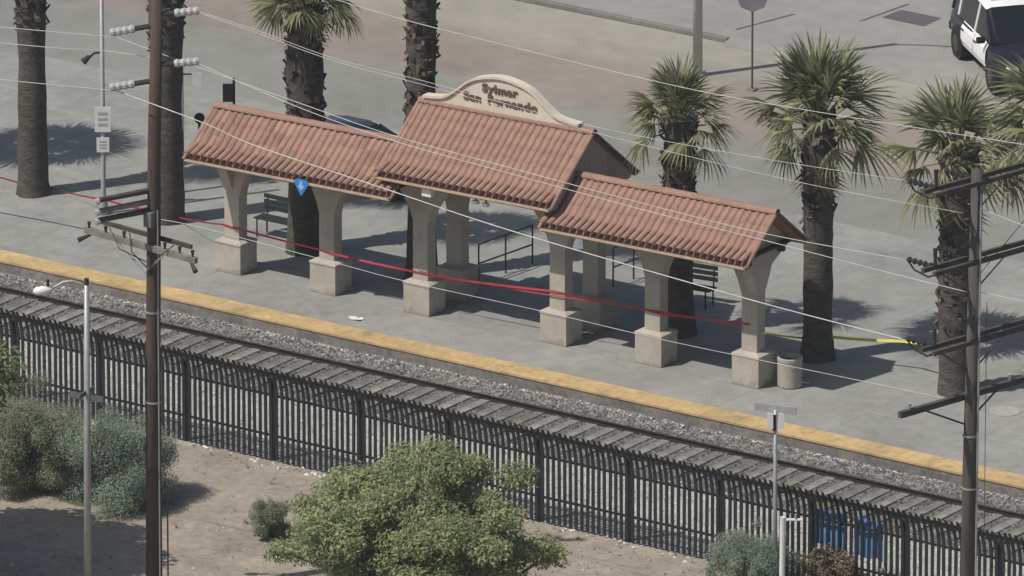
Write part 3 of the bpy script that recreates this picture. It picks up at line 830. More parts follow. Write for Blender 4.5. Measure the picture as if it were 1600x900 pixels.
def palm(px, py, ztop, r_base, r_mid, label, boots_from, crown='fronds', nf=38, fscale=1.0, seed=0, dead=6, lean=(0, 0), upright=0.0, boot_len=0.16):
    p = at_z(px, py, 0); t = empty('palm_tree', p); r = random.Random(seed)
    tag(t, label, 'palm tree', 'palms along the platform')
    # trunk: slightly irregular tapered column
    n = 22; m = 26; vs = []; fs = []
    for i in range(m):
        k = i / (m - 1); z = ztop * k
        R = r_mid + (r_base - r_mid) * math.exp(-z / 0.55)
        R *= 1 + 0.035 * math.sin(z * 1.9 + seed) + 0.025 * math.sin(z * 4.3 + seed * 2)
        if z > boots_from: R *= 1.06
        if z > ztop - 0.5: R *= 0.92
        for j in range(n):
            a = 2 * math.pi * j / n
            q = R * (1 + r.uniform(-.03, .03) + 0.03 * math.sin(3 * a + z) * math.exp(-z / 0.8))
            vs.append((lean[0] * k * k + q * math.cos(a), lean[1] * k * k + q * math.sin(a), z))
    for i in range(m - 1):
        for j in range(n):
            j2 = (j + 1) % n; fs.append((i * n + j, i * n + j2, (i + 1) * n + j2, (i + 1) * n + j))
    fs.append(tuple(range((m - 1) * n, m * n)))
    MB().add(vs, fs).build('trunk', M_trunk, t, smooth=True)
    # old leaf bases clinging to the upper trunk
    if boots_from < ztop:
        bt = MB(); z = boots_from; k = 0
        while z < ztop:
            for j in range(3):
                a = r.uniform(0, 6.283); kk = z / ztop; R = r_mid * 0.98
                c = Vector((lean[0] * kk * kk, lean[1] * kk * kk, z)); o = Vector((math.cos(a), math.sin(a), 0)); s = Vector((-math.sin(a), math.cos(a), 0))
                ln = boot_len * r.uniform(0.5, 2.1); wd = r.uniform(0.04, 0.12); out = r.uniform(0.02, 0.16)
                up = r.choice((1, 1, 1, -1))
                b0 = c + o * (R - 0.03); b1 = c + o * (R + out) + Vector((0, 0, up * ln))
                bt.add([b0 - s * wd, b0 + s * wd, b1 + s * wd * 0.7, b1 - s * wd * 0.7, b1 - s * wd * 0.6 - o * 0.05, b1 + s * wd * 0.6 - o * 0.05],
                       [(0, 1, 2, 3), (3, 2, 5, 4), (0, 3, 4), (1, 5, 2), (0, 4, 5, 1)])
            z += 0.045
        q = bt.build('leaf_bases', M_boot, t); q['kind'] = 'stuff'
    top = Vector((lean[0], lean[1], ztop - 0.05))
    crownmb = MB(); crownmb2 = MB()
    for i in range(nf + dead):
        isdead = i >= nf
        k = (i + 0.5) / nf
        az = i * 2.39996 + r.uniform(-.25, .25)
        if isdead:
            el = math.radians(r.uniform(-82, -58)); sc = fscale * r.uniform(0.7, 1.0); me = DEADM
        else:
            el = math.radians(86 - 104 * k ** (1.35 + upright) + r.uniform(-12, 12)); sc = fscale * r.uniform(0.8, 1.15)
            me = FROND[0] if k < 0.45 else FROND[1] if k < 0.75 else FROND[2]
        R = Matrix.Rotation(az, 4, 'Z') @ Matrix.Rotation(-el, 4, 'Y') @ Matrix.Rotation(r.uniform(-.6, .6), 4, 'X')
        M4 = Matrix.Translation(top + Vector((0, 0, -0.22 * k if not isdead else -0.2))) @ R @ Matrix.Scale(sc, 4)
        if crown == 'fronds':
            o = bpy.data.objects.new('dry_frond' if isdead else 'frond', me); COL.objects.link(o); o.parent = t
            o.matrix_local = M4
        else:
            (crownmb2 if isdead else crownmb).add([M4 @ v.co for v in me.vertices], [tuple(q.vertices) for q in me.polygons])
    if crown != 'fronds':
        crownmb.build('crown', M_frond, t, fix=False)
    return t
palm(52, 302, 7.6, 0.44, 0.335, 'thick smooth palm trunk at the far left with red tape round its foot', 4.15, 'mass', 54, 1.2, 11, 0)
palm(262, 345, 8.2, 0.42, 0.38, 'palm trunk standing just behind the brown utility pole', 4.4, 'mass', 54, 1.2, 12, 0)
palm(478, 392, 6.45, 0.48, 0.40, 'ragged palm behind the left roof with a few drooping fronds at the top edge', 2.9, 'fronds', 44, 1.05, 13, 14, upright=-0.45)
palm(659, 433, 9.2, 0.42, 0.33, 'ragged palm trunk rising behind the central roof, left of the name sign', 3.4, 'mass', 54, 1.2, 14, 0)
palm(1060, 521, 5.2, 0.44, 0.34, 'short palm with dry brown fronds behind the right roof, left of the pair', 2.7, 'fronds', 36, 1.04, 15, 12)
palm(1277, 560, 5.75, 0.42, 0.33, 'bushy green palm behind the right end of the shelter', 3.3, 'fronds', 44, 1.34, 16, 12)
palm(1494, 612, 5.75, 0.46, 0.40, 'sparse palm whose trunk stands behind the right utility pole', 1.6, 'fronds', 30, 1.36, 17, 10, upright=-0.2)
palm(1648, 648, 7.0, 0.42, 0.36, 'palm crown reaching in at the right edge of the picture', 3.0, 'fronds', 34, 1.4, 18, 6)
palm(-150, 258, 5.6, 0.42, 0.36, 'palm beyond the left edge that shades the far left ground', 3.0, 'mass', 62, 1.3, 19, 0)

# ------------------------------------------------------------------ poles, lamps, signs on the far side
def thing(name, p, label, cat, group=None):
    return tag(empty(name, p), label, cat, group)
# lamp post with two white signs, left
p = at_z(162, 334, 0); t = thing('lamp_post', p, 'thin grey post with two white signs left of the utility pole', 'lamp post')
MB().tube([(0, 0, 0), (0, 0, 0.1), (0, 0, 0.4), (0, 0, 6.6)], [0.14, 0.13, 0.06, 0.05], 10).build('pole', M_galv, t, smooth=True)
q = RIGHT
def face_plate(w_, h_, th=0.02):
    """plate that faces the viewer side, in the RIGHT/z plane"""
    n = Vector((RIGHT.y, -RIGHT.x, 0)); vs = []
    for k in (0, th):
        for sx, sz in ((-1, -1), (1, -1), (1, 1), (-1, 1)): vs.append(RIGHT * (sx * w_ / 2) + Vector((0, 0, sz * h_ / 2)) + n * (0.06 + k))
    return MB().add(vs, [(3, 2, 1, 0), (4, 5, 6, 7), (0, 1, 5, 4), (1, 2, 6, 5), (2, 3, 7, 6), (3, 0, 4, 7)])
for zz, ww, hh in ((2.37, 0.38, 0.62), (1.74, 0.30, 0.36)):
    o = face_plate(ww, hh).build('sign_board', M_white, t, loc=(0, 0, zz))
    n_ = Vector((RIGHT.y, -RIGHT.x, 0))
    g = MB()
    for k in range(3):
        g.box(n_ * 0.085 + Vector((0, 0, hh * (0.25 - 0.22 * k))), (ww * 0.6, 0.004, hh * 0.10), rz=THETA)
    g.build('printed_panel', mat('faded_grey_print', (0.42, 0.43, 0.44), 0.6, 0.15, 6.0), o)
hd = MB().tube([(0, 0, 4.02), RIGHT * -0.18 + Vector((0, 0, 4.0)), RIGHT * -0.34 + Vector((0, 0, 3.86))], 0.03, 6)
hd.build('bracket', M_hard, t)
MB().tube([RIGHT * -0.30 + Vector((0, 0, 3.92)), RIGHT * -0.45 + Vector((0, 0, 3.78))], [0.05, 0.09], 8).build('lamp_head', M_hard, t)
# grey post with lantern sign behind palm
p = at_z(285, 300, 0); t = thing('sign_post', p, 'grey post with a white board beside the palm behind the utility pole', 'sign post')
MB().tube([(0, 0, 0), (0, 0, 3.15)], 0.05, 8).build('pole', M_galv, t, smooth=True)
face_plate(0.22, 0.36).build('sign_board', M_white, t, loc=RIGHT * 0.36 + Vector((0, 0, 2.82)))
MB().tube([(0, 0, 2.95), RIGHT * 0.36 + Vector((0, 0, 2.95))], 0.02, 6).build('arm', M_hard, t)
face_plate(0.12, 0.62).build('grey_panel', M_signgrey, t, loc=Vector((0, 0, 1.9)))
# dark sign post above left roof
p = at_z(366, 222, 0); t = thing('sign_post', p, 'dark post with a small black flag sign above the left roof', 'sign post')
MB().tube([(0, 0, 0), (0, 0, 1.62)], 0.035, 6).build('pole', M_dark, t)
face_plate(0.24, 0.46).build('sign_board', M_dark, t, loc=RIGHT * -0.15 + Vector((0, 0, 1.27)))
# round black sign
p = at_z(312, 245, 0); t = thing('round_sign', p, 'small round black sign on a post left of the left roof', 'sign')
MB().tube([(0, 0, 0), (0, 0, 0.95)], 0.04, 6).build('post', M_dark, t)
n_ = Vector((RIGHT.y, -RIGHT.x, 0))
MB().tube([n_ * -0.02 + Vector((0, 0, 0.98)), n_ * 0.04 + Vector((0, 0, 0.98))], 0.13, 18).build('disc', M_dark, t)
# stop sign back and the light pole by the road
p = at_z(1175, 141, -0.12); t = thing('stop_sign', p, 'grey back of an octagonal sign on a thin post by the road', 'sign')
MB().tube([(0, 0, 0), (0, 0, 2.7)], 0.03, 6).build('post', mat('dark_sign_post', (0.13, 0.12, 0.10), 0.7, 0.2, 3.0), t)
MB().tube([n_ * 0.035 + Vector((0, 0, 2.42)), n_ * 0.05 + Vector((0, 0, 2.42))], 0.40, 8).build('sign_plate', mat('purplish_sign_back', (0.25, 0.235, 0.27), 0.5, 0.1, 4.0), t)
MB().box((0, 0, 0.02), (0.22, 0.22, 0.05)).build('foot', M_kerb, t)
p = at_z(1090, 118, -0.12); t = thing('light_pole', p, 'thick pale light pole rising behind the short palm', 'light pole')
MB().tube([(0, 0, 0), (0, 0, 8.0)], [0.125, 0.09], 14).build('pole', mat('pale_pole_paint', (0.52, 0.50, 0.45), 0.6, 0.08, 2.0), t, smooth=True)
MB().box((0, 0, 0.03), (0.4, 0.4, 0.06)).build('base_plate', M_galv, t)
MB().tube([(0, 0, 7.9), (0.6, 0.3, 8.1), (1.3, 0.6, 8.1)], 0.04, 6).build('arm', M_galv, t)

# ------------------------------------------------------------------ cars
def car(p, heading, kind, label, cat):
    t = thing('police_car' if kind == 'suv' else 'parked_car', p, label, cat)
    t.rotation_euler = (0, 0, math.atan2(heading[1], heading[0]))
    S = kind == 'suv'
    Lh = 2.5 if S else 2.3; W = 0.98 if S else 0.90; ZB = 0.34 if S else 0.25; belt = 1.08 if S else 0.92; top = 1.80 if S else 1.42
    paint = M_carblack if S else M_navy
    # lower body: rings (x, half width, z low, z top)
    st = [(-Lh, W * .80, ZB + .22, belt - .18), (-Lh + .12, W * .92, ZB + .05, belt), (-Lh + .7, W, ZB, belt + .02), (-0.4, W, ZB, belt), (0.85, W, ZB, belt - .01), (1.15, W * .99, ZB, belt - .03),
          (Lh - .75, W * .97, ZB, belt - .10), (Lh - .22, W * .90, ZB + .02, belt - .22), (Lh - .03, W * .74, ZB + .10, belt - .40)]
    def loft(rows, fn, m, name, cap=True, smooth=True, parent=t):
        rs = [fn(*r) for r in rows]; n = len(rs[0]); vs = [q for r in rs for q in r]; fs = []
        for i in range(len(rs) - 1):
            for k in range(n):
                k2 = (k + 1) % n; fs.append((i * n + k, i * n + k2, (i + 1) * n + k2, (i + 1) * n + k))
        if cap: fs += [tuple(range(n)), tuple(reversed(range((len(rs) - 1) * n, len(rs) * n)))]
        return MB().add(vs, fs).build(name, m, parent, smooth=smooth)
    def ringb(x, hw, z0, z1):
        h = z1 - z0
        return [(x, -hw * .88, z0), (x, -hw * .97, z0 + .12 * h), (x, -hw, z0 + .5 * h), (x, -hw * .97, z1 - .10 * h), (x, -hw * .86, z1), (x, -hw * .4, z1 + .03),
                (x, hw * .4, z1 + .03), (x, hw * .86, z1), (x, hw * .97, z1 - .10 * h), (x, hw, z0 + .5 * h), (x, hw * .97, z0 + .12 * h), (x, hw * .88, z0)]
    body = loft(st, ringb, paint, 'body')
    es = body.modifiers.new('subd', 'SUBSURF'); es.levels = 1; es.render_levels = 2
    # cabin
    if S: cb = [(-Lh + .22, W * .86, W * .80, belt + .05), (-Lh + .42, W * .88, W * .78, top - .10), (-Lh + .9, W * .90, W * .76, top), (-0.2, W * .90, W * .75, top), (0.25, W * .90, W * .74, top - .06), (1.15, W * .88, W * .84, belt + .0)]
    else: cb = [(-1.75, W * .82, W * .78, belt + .02), (-0.95, W * .86, W * .68, top - .06), (-.5, W * .87, W * .67, top), (0.1, W * .87, W * .67, top - .01), (0.35, W * .87, W * .68, top - .06), (1.2, W * .84, W * .80, belt)]
    def ringc(x, hb, ht, zt):
        z0 = belt - .06
        return [(x, -hb, z0), (x, -ht, zt - .05 if zt > belt + .2 else zt), (x, -ht * .85, zt), (x, ht * .85, zt), (x, ht, zt - .05 if zt > belt + .2 else zt), (x, hb, z0)]
    loft(cb, ringc, M_glass, 'cabin_glass', smooth=False)
    # roof panel
    r0, r1 = (1, 4)
    roofrows = [cb[i] for i in range(r0, r1 + 1)]
    vs = []; fs = []
    for (x, hb, ht, zt) in roofrows:
        for yy, dz in ((-ht * 1.02, -.045), (-ht * .85, .012), (0, .022), (ht * .85, .012), (ht * 1.02, -.045)): vs.append((x, yy, zt + dz))
    for i in range(len(roofrows) - 1):
        for k in range(4): fs.append((i * 5 + k, i * 5 + k + 1, i * 5 + 6 + k, i * 5 + 5 + k))
    MB().add(vs, fs).build('roof', M_carwhite if S else paint, t, smooth=True)
    # pillars along the cabin sides
    for s in (-1, 1):
        for i in ((1, 2, 3, 4) if S else (1, 3, 4)):
            x, hb, ht, zt = cb[i]
            dxb = 0.75 if i == 4 else (0.0 if i != 1 else -.12)
            MB().tube([(x + dxb, s * (hb + .0), belt - .02), (x, s * (ht + .0), zt - .04)], 0.04, 5).build('window_pillar', M_carwhite if S and i in (2, 3) else paint, t)
    # doors, slightly proud of the body
    def side_panel(x0, x1, m, name, s):
        vs = []; fs = []; nz = 5
        for x in (x0, x1):
            for k in range(nz):
                z = ZB + .10 + (belt - .03 - ZB - .10) * k / (nz - 1)
                y = W * (0.955 if k == 0 else 1.0 if k < 3 else .985 if k == 3 else 0.90) + .012
                vs.append((x, s * y, z))
        for k in range(nz - 1): fs.append((k, nz + k, nz + k + 1, k + 1))
        o = MB().add(vs, fs).build(name, m, t)
        MB().box(((x0 + .16), s * (W + .028), belt - .2), (.16, .025, .035)).build('handle', M_hard if S else paint, o)
        return o
    for s in (-1, 1):
        side_panel(-0.02, 1.02, M_carwhite if S else paint, 'door', s)
        side_panel(-1.08, -0.05, M_carwhite if S else paint, 'door', s)
        MB().box((0.92, s * (W + .10), belt + .06), (.12, .22, .16)).build('mirror', paint, t, bevel=0.03)
        MB().box((Lh - .20, s * W * .68, belt - .34), (.20, .30, .15)).build('headlight', M_lamp, t, bevel=0.03)
    for x in (-1.45, 1.5):
        for s in (-1, 1):
            r_ = 0.38 if S else 0.33
            arch = MB().tube([(x, s * (W - .25), r_), (x, s * (W + .012), r_)], r_ + .07, 20); arch.build('wheel_arch', M_dark, t)
            wh = MB().tube([(x, s * (W - .24), r_), (x, s * (W - .02), r_), (x, s * (W + .03), r_)], [r_, r_, r_ * .9], 22).build('wheel', M_rubber, t)
            MB().tube([(x, s * (W + .02), r_), (x, s * (W + .045), r_)], [r_ * .62, r_ * .5], 14).build('rim', mat('dark_steel_rim', (0.06, 0.06, 0.062), 0.4, 0.1, 3.0, metal=0.4), wh)
    MB().box((Lh - .02, 0, ZB + .28), (.10, 1.0, .22)).build('grille', M_dark, t, bevel=0.02)
    MB().box((Lh + .05, 0, ZB + .12), (.14, 1.1 if S else 1.5, .14)).build('bumper', M_dark, t, bevel=0.03)
    MB().box((-Lh - .02, 0, ZB + .18), (.16, 1.7, .22)).build('bumper', M_dark, t, bevel=0.04)
    if S:
        lb = MB().box((-.25, 0, top + .10), (.26, 1.1, .09)).build('light_bar', mat('clear_light_bar', (0.55, 0.56, 0.58), 0.2, 0.1, 3.0), t, bevel=0.02)
        MB().box((Lh + .12, 0, ZB + .38), (.05, .9, .40)).build('push_bar', M_hard, t)
    return t
h = Vector((0.765, -0.644, 0)).normalized(); lf = Vector((-h.y, h.x, 0))
fw = at_z(1548, 142, 0.0)
car(fw - h * 1.5 + lf * 0.98, h, 'suv', 'black and white police car at the top right corner', 'car')
pcar = at_z(552, 283, 0.0)
car(pcar, Vector((1, 0.05, 0)), 'sedan', 'dark navy parked car behind the left roof', 'car')

# ------------------------------------------------------------------ utility poles and wires
PLB = at_z(241, 930, GZ); PRB = at_z(1508, 1200, GZ)
PLY, PRY = PLB.y, PRB.y
def pz(py, base, px):        # height of a pixel above a pole that stands at base
    return at_y(px, py, base.y).z - base.z
# left pole
tl = thing('utility_pole', PLB, 'brown wooden utility pole rising through the left of the picture', 'utility pole')
zt = pz(-14, PLB, 255)
MB().tube([(0, 0, 0), (0.03, 0, zt * .4), (0.10, 0.02, zt * .75), (0.20, 0.03, zt)], [0.185, 0.165, 0.145, 0.125], 16).build('pole', M_pole, tl, smooth=True)
def ldir(px0, py0, px1, py1, yoff=0.0):
    a = at_y(px0, py0, PLY + yoff) - PLB; c = at_y(px1, py1, PLY + yoff) - PLB
    return a, c
Yd = Vector((0.0, 1.0, 0))
def post_insulator(root, z, d, ln, x0, light=True):
    """a horizontal post insulator: dark bracket then a pale ribbed body"""
    a = Vector((x0, 0, z)); d = d.normalized()
    o = MB().tube([a, a + d * ln * .45], 0.06, 8).build('insulator_bracket', M_hard, root)
    pts = []; rad = []
    for k in range(9):
        pts.append(a + d * ln * (0.43 + 0.57 * k / 8)); rad.append(0.10 if k % 2 else 0.075)
    MB().tube(pts, rad, 10).build('insulator', M_ins, o, smooth=False)
dl = -RIGHT * 1.0 + Vector((0, 0, -0.17)); dr = RIGHT * 1.0 + Vector((0, 0, 0.10))
post_insulator(tl, pz(40, PLB, 240), dl, 0.95, 0.12)
post_insulator(tl, pz(126, PLB, 240), dl, 0.95, 0.10)
post_insulator(tl, pz(27, PLB, 262), dr, 0.95, 0.18)
post_insulator(tl, pz(106, PLB, 262), dr, 0.95, 0.16)
# dead-end arms toward the camera side, three tiers
for py0, py1 in ((297, 326), (314, 338), (328, 352)):
    za = pz(py0, PLB, 238)
    dirv = (at_y(168, py1, PLY - 1.0) - at_y(238, py0, PLY)); 
    a = Vector((0.02, -0.05, za))
    MB().tube([a, a + Vector((-0.44, -1.25, 0.02 - 0.0))], [0.07, 0.062], 6).build('crossarm', M_arm if py0 != 314 else M_armlight, tl)
    MB().tube([a + Vector((-0.44, -1.25, 0.0)), a + Vector((-0.48, -1.34, -0.02))], 0.075, 8).build('insulator', M_ins, tl)
# long arm parallel to the track
zA = pz(384, PLB, 246)
MB().box((-0.15, -0.17, zA), (3.0, 0.11, 0.13), M=Matrix.Rotation(math.radians(3), 3, 'Y')).build('crossarm', M_armlight, tl)
MB().box((-0.30, 0.20, zA + 0.13), (2.5, 0.07, 0.09), M=Matrix.Rotation(math.radians(3), 3, 'Y')).build('crossarm', M_arm, tl)
for x0_, x1_ in ((-1.5, -1.75), (1.2, 1.42)):
    MB().tube([(x0_, -0.17, zA - .08 - x0_ * .05), (x1_, -0.3, zA - .22 - x0_ * .05)], [0.03, 0.06], 7).build('insulator', M_hard, tl)
for k_, (xa_, za_) in enumerate(((-1.0, -.02), (-0.45, -.04), (0.75, -.10))):
    MB().tube([(xa_, -0.17, zA + .2 - xa_ * .05), (xa_ * .6, -0.35, zA - .12), (0.0, -0.18, zA - .35 - .12 * k_)], 0.014, 5).build('jumper_cable', M_hard, tl)
for x in (-1.55, -1.1, -0.6, 0.5, 0.9, 1.25):
    MB().tube([(x, -0.17, zA + 0.05 - x * .05), (x, -0.17, zA + 0.2 - x * .05)], [0.02, 0.045], 7).build('pin_insulator', M_hard, tl)
MB().tube([(-0.8, -0.20, zA + .02), (0.0, -0.18, zA - 0.62)], 0.02, 5).build('brace', M_galv, tl)
MB().tube([(0.55, -0.20, zA - .04), (0.02, -0.18, zA - 0.55)], 0.02, 5).build('brace', M_galv, tl)
zb = pz(342, PLB, 250)
MB().box((0.08, -0.16, zb), (0.22, 0.16, 0.34)).build('junction_box', mat('grey_green_box', (0.13, 0.15, 0.14), 0.6, 0.2, 4.0), tl, bevel=0.02)
MB().tube([(0.24, -0.10, 0.0), (0.26, -0.10, pz(330, PLB, 265))], 0.018, 5).build('conduit', M_galv, tl)
MB().tube([(0.40, -0.02, 0.0), (0.40, -0.02, pz(760, PLB, 272)), (0.16, -0.02, pz(770, PLB, 258))], 0.02, 5).build('conduit', M_hard, tl)
for zz in (pz(488, PLB, 246), pz(628, PLB, 244)):
    MB().tube([(0.03, 0, zz - .02), (0.03, 0, zz + .02)], 0.185, 14).build('band', M_galv, tl)
# right pole
tr = thing('utility_pole', PRB, 'dark utility pole with many crossarms at the right of the picture', 'utility pole')
zt2 = pz(264, PRB, 1518)
MB().tube([(0, 0, 0), (0.03, 0, zt2 * .5), (0.12, 0.02, zt2)], [0.175, 0.155, 0.125], 16).build('pole', M_pole2, tr, smooth=True)
AD = Vector((0.23, 1, 0)).normalized(); AX = Vector((AD.y, -AD.x, 0))
for py in (281, 404, 528):
    za = pz(py, PRB, 1512)
    for s in (-1, 1):
        a = Vector((0.06, 0, za)) + AX * (0.17 * s)
        MB().box(a + AD * 0.35, (0.08, 3.3, 0.095), rz=math.atan2(AD.y, AD.x) - math.pi / 2).build('crossarm', M_arm, tr)
    for k, s in ((1.75, 1), (-1.1, 1)):
        q = Vector((0.06, 0, za)) + AD * k
        MB().tube([q + Vector((0, 0, .06)), q + Vector((0, 0, .14)), q + Vector((0, 0, .22)), q + Vector((0, 0, .48))], [0.02, 0.05, 0.035, 0.05], 8).build('pin_insulator', M_hard, tr)
    # dead-end strings toward the left span
    for k in (-0.95, 0.1):
        q = Vector((0.0, 0, za + .02)) + AD * k; d = Vector((-1, 0, 0.06)).normalized()
        pts = []; rad = []
        for i in range(11): pts.append(q + d * (0.12 + i * 0.065)); rad.append(0.075 if i % 2 else 0.03)
        MB().tube(pts, rad, 8).build('insulator_string', M_hard, tr)
        e = pts[-1]
        MB().tube([e, e + Vector((0.15, 0.05, -.22)), e + Vector((0.45, 0.12, -.34)), e + Vector((0.8, 0.2, -.2)), e + Vector((0.98, 0.1, -.02))], 0.022, 6).build('jumper_cable', M_hard, tr)
    for s in (-1, 1):
        MB().tube([Vector((0.06, 0, za - .05)) + AD * (1.0 * s), Vector((0.03, 0, za - .75))], 0.018, 5).build('brace', M_hard, tr)
zl = pz(620, PRB, 1508)
MB().box(Vector((0.04, 0, zl)) - AX * 0.18 + AD * 0.12, (0.11, 4.0, 0.13), rz=math.atan2(AD.y, AD.x) - math.pi / 2).build('crossarm', M_arm, tr)
for s in (-1.2, 1.0):
    MB().tube([Vector((0.04, 0, zl - .04)) - AX * .2 + AD * s, Vector((0.03, 0, zl - .62)) - AX * .15], 0.022, 5).build('brace', M_hard, tr)
for s in (-1.6, 1.3, 1.7):
    q = Vector((0.04, 0, zl + .06)) - AX * .18 + AD * s
    MB().tube([q, q + Vector((0, 0, .14))], [.02, .05], 7).build('pin_insulator', M_ins, tr)
MB().tube([(0.23, -0.05, 0.0), (0.27, -0.05, pz(300, PRB, 1524))], 0.022, 5).build('conduit', M_galv, tr)
MB().tube([(0.42, -0.02, 0.0), (0.42, -0.02, pz(470, PRB, 1532))], 0.008, 5).build('ground_wire', M_wired, tr)
for zz in (pz(678, PRB, 1508), pz(760, PRB, 1508)):
    MB().tube([(0.03, 0, zz - .02), (0.03, 0, zz + .02)], 0.17, 14).build('band', M_galv, tr)

def wire(pix, y, label, r=0.0085, m=M_wire, y1=None):
    """a wire hung in a vertical plane through the pixel points, a smooth curve through them"""
    y1 = y if y1 is None else y1
    n = len(pix)
    P = [at_y(px, py, y + (y1 - y) * i / (n - 1)) for i, (px, py) in enumerate(pix)]
    out = []
    for i in range(n - 1):
        p0 = P[max(i - 1, 0)]; p1 = P[i]; p2 = P[i + 1]; p3 = P[min(i + 2, n - 1)]
        for k in range(8):
            t = k / 8
            out.append(0.5 * ((2 * p1) + (p2 - p0) * t + (2 * p0 - 5 * p1 + 4 * p2 - p3) * t * t + (3 * p1 - p0 - 3 * p2 + p3) * t ** 3))
    out.append(P[-1])
    o = MB().tube(out, r, 5).build('overhead_wire', m, smooth=True)
    return tag(o, label, 'wire', 'wires between the utility poles')
Y0, Y1 = PLY, PRY
wire([(430, -30), (560, 10), (682, 44), (1015, 125), (1200, 162), (1575, 222), (1680, 236)], Y0 + 1, 'topmost overhead wire crossing the palm crowns', y1=Y1 + 1)
wire([(311, 18), (400, 47), (525, 92), (660, 126), (925, 197), (1200, 249), (1422, 283)], Y0 + .3, r=0.0062, label='overhead wire from the upper insulator that passes the right end of the name sign', y1=Y1 + .2)
wire([(311, 20), (400, 51), (525, 96), (682, 138), (940, 210), (1250, 285), (1505, 333)], Y0 + .2, r=0.0062, label='overhead wire passing just below its upper neighbour and crossing two right hand palms', y1=Y1 - .2)
wire([(182, 58), (290, 98), (465, 160), (615, 212), (800, 263), (1017, 321), (1200, 366), (1420, 407)], Y0 + .3, 'overhead wire crossing the central roof and the middle of the right roof', y1=Y1 + .2)
wire([(182, 142), (320, 193), (400, 228), (607, 297), (800, 361), (1100, 448), (1260, 492), (1418, 532)], Y0 - .4, 'overhead wire running below the roofs from the lower left insulator', y1=Y1 - .3, r=0.013)
wire([(252, 343), (320, 357), (525, 411), (640, 441), (850, 487), (1050, 534), (1350, 596), (1500, 628)], Y0 - .1, 'lowest thin cable passing the pedestals of the shelter', r=0.007, y1=Y1 - .1)
wire([(311, 100), (465, 167), (615, 220), (800, 272), (1017, 331), (1200, 377), (1300, 403), (1400, 429), (1510, 456)], Y0 + .2, 'overhead wire running just below its twin across the central and right roofs', y1=Y1)
wire([(1512, 318), (1560, 337), (1585, 347), (1660, 375)], Y1, 'overhead wire leaving the right pole below its top arm', y1=Y1)
wire([(1512, 452), (1577, 466), (1660, 484)], Y1, 'overhead wire leaving the right pole above its third arm', y1=Y1)
wire([(-60, 38), (30, 45), (110, 52), (182, 58)], Y0 - .4, 'overhead wire reaching the upper left insulator from the left edge', y1=Y0 - .4)
wire([(-60, 62), (32, 70), (100, 76), (160, 79), (250, 92)], Y0, 'overhead wire crossing the far left palm below the upper one', y1=Y0)
wire([(-60, 118), (37, 128), (110, 135), (182, 142)], Y0 - .4, 'overhead wire reaching the lower left insulator from the left edge', y1=Y0 - .4)
wire([(-60, 318), (0, 332), (80, 347), (155, 363), (240, 384)], Y0 - .17, 'dark cable from the left edge to the long crossarm of the brown pole', r=0.012, m=M_wired, y1=Y0 - .17)
wire([(1480, 505), (1530, 430), (1600, 345), (1660, 270)], Y1 + .6, 'dark guy wire slanting up to the right of the right pole', r=0.009, m=M_wired, y1=Y1 + .6)

# ------------------------------------------------------------------ near side: street light and signs on the verge
p = at_z(139, 945, GZ); t = thing('street_light', p, 'grey street light with a curved arm in front of the fence', 'street light')
z1 = pz(447, p, 143)
MB().tube([(-0.03, 0, 0), (0, 0, z1 * .5), (0.03, 0, z1)], [0.085, 0.075, 0.06], 12).build('pole', M_galv, t, smooth=True)
MB().tube([(0.03, 0, z1), (0.03, 0, z1 + .15)], 0.05, 8).build('pole_cap', M_hard, t)
ar = [Vector((0.03, 0, z1 - .08)) - RIGHT * d + Vector((0, 0, zz)) for d, zz in ((0, 0), (0.12, 0.10), (0.3, 0.17), (0.5, 0.15), (0.68, 0.04), (0.74, 0.0))]
MB().tube(ar, 0.03, 7).build('arm', M_galv, t, smooth=True)
hp = ar[-1]
prof = [(0.0, .03), (0.08, .07), (0.22, .105), (0.36, .09), (0.42, .03)]
MB().tube([hp - RIGHT * d + Vector((0, 0, -0.02 - d * .12)) for d, _ in prof], [q for _, q in prof], 10, flat=1.0).build('lamp_head', M_white, t, smooth=True)
MB().tube([hp - RIGHT * .1 + Vector((0, 0, .06)), hp - RIGHT * .1 + Vector((0, 0, .2))], 0.035, 7).build('photocell', M_hard, t)
zs = pz(622, p, 142)
MB().box((0, 0, zs), (0.8, 0.03, 0.14), rz=math.radians(10)).build('street_name_plate', mat('dull_green_sign', (0.10, 0.12, 0.11), 0.6, 0.2, 4.0), t)
MB().box((0, 0.0, zs + .11), (0.03, 0.7, 0.10), rz=math.radians(10)).build('street_name_plate', mat('dull_green_sign', (0.1, 0.12, 0.11)), t)

p = at_z(1210, 940, GZ); t = thing('sign_post', p, 'thin post with two crossed name plates in front of the fence', 'sign post')
z1 = pz(640, p, 1211)
MB().tube([(0, 0, 0), (0, 0, z1)], 0.045, 8).build('pole', M_galv, t, smooth=True)
MB().box((0, 0, z1 + .02), (0.98, 0.03, 0.17), rz=math.radians(14)).build('name_plate', M_signgrey, t)
MB().box((0, -0.06, z1 - .28), (0.10, 0.03, 0.36), rz=THETA).build('clamp', M_dark, t)
for s in (-1, 1):
    face_plate(0.13, 0.36).build('white_tab', M_white, t, loc=RIGHT * (0.12 * s) + Vector((0, 0, z1 - .24)))
p = at_z(1222, 985, GZ); t = thing('marker_post', p, 'white post with a short side arm in front of the fence', 'marker post')
z1 = pz(808, p, 1224)
MB().tube([(-.02, 0, 0), (0, 0, z1)], 0.06, 10).build('post', M_white, t)
MB().tube([(0, 0, z1 - .06), RIGHT * 0.42 + Vector((0, 0, z1 - .06))], 0.03, 7).build('arm', M_white, t)
MB().tube([RIGHT * 0.28 + Vector((0, 0, z1 - .05)), RIGHT * 0.28 + Vector((0, 0, z1 + .07))], 0.03, 7).build('pin', M_galv, t)

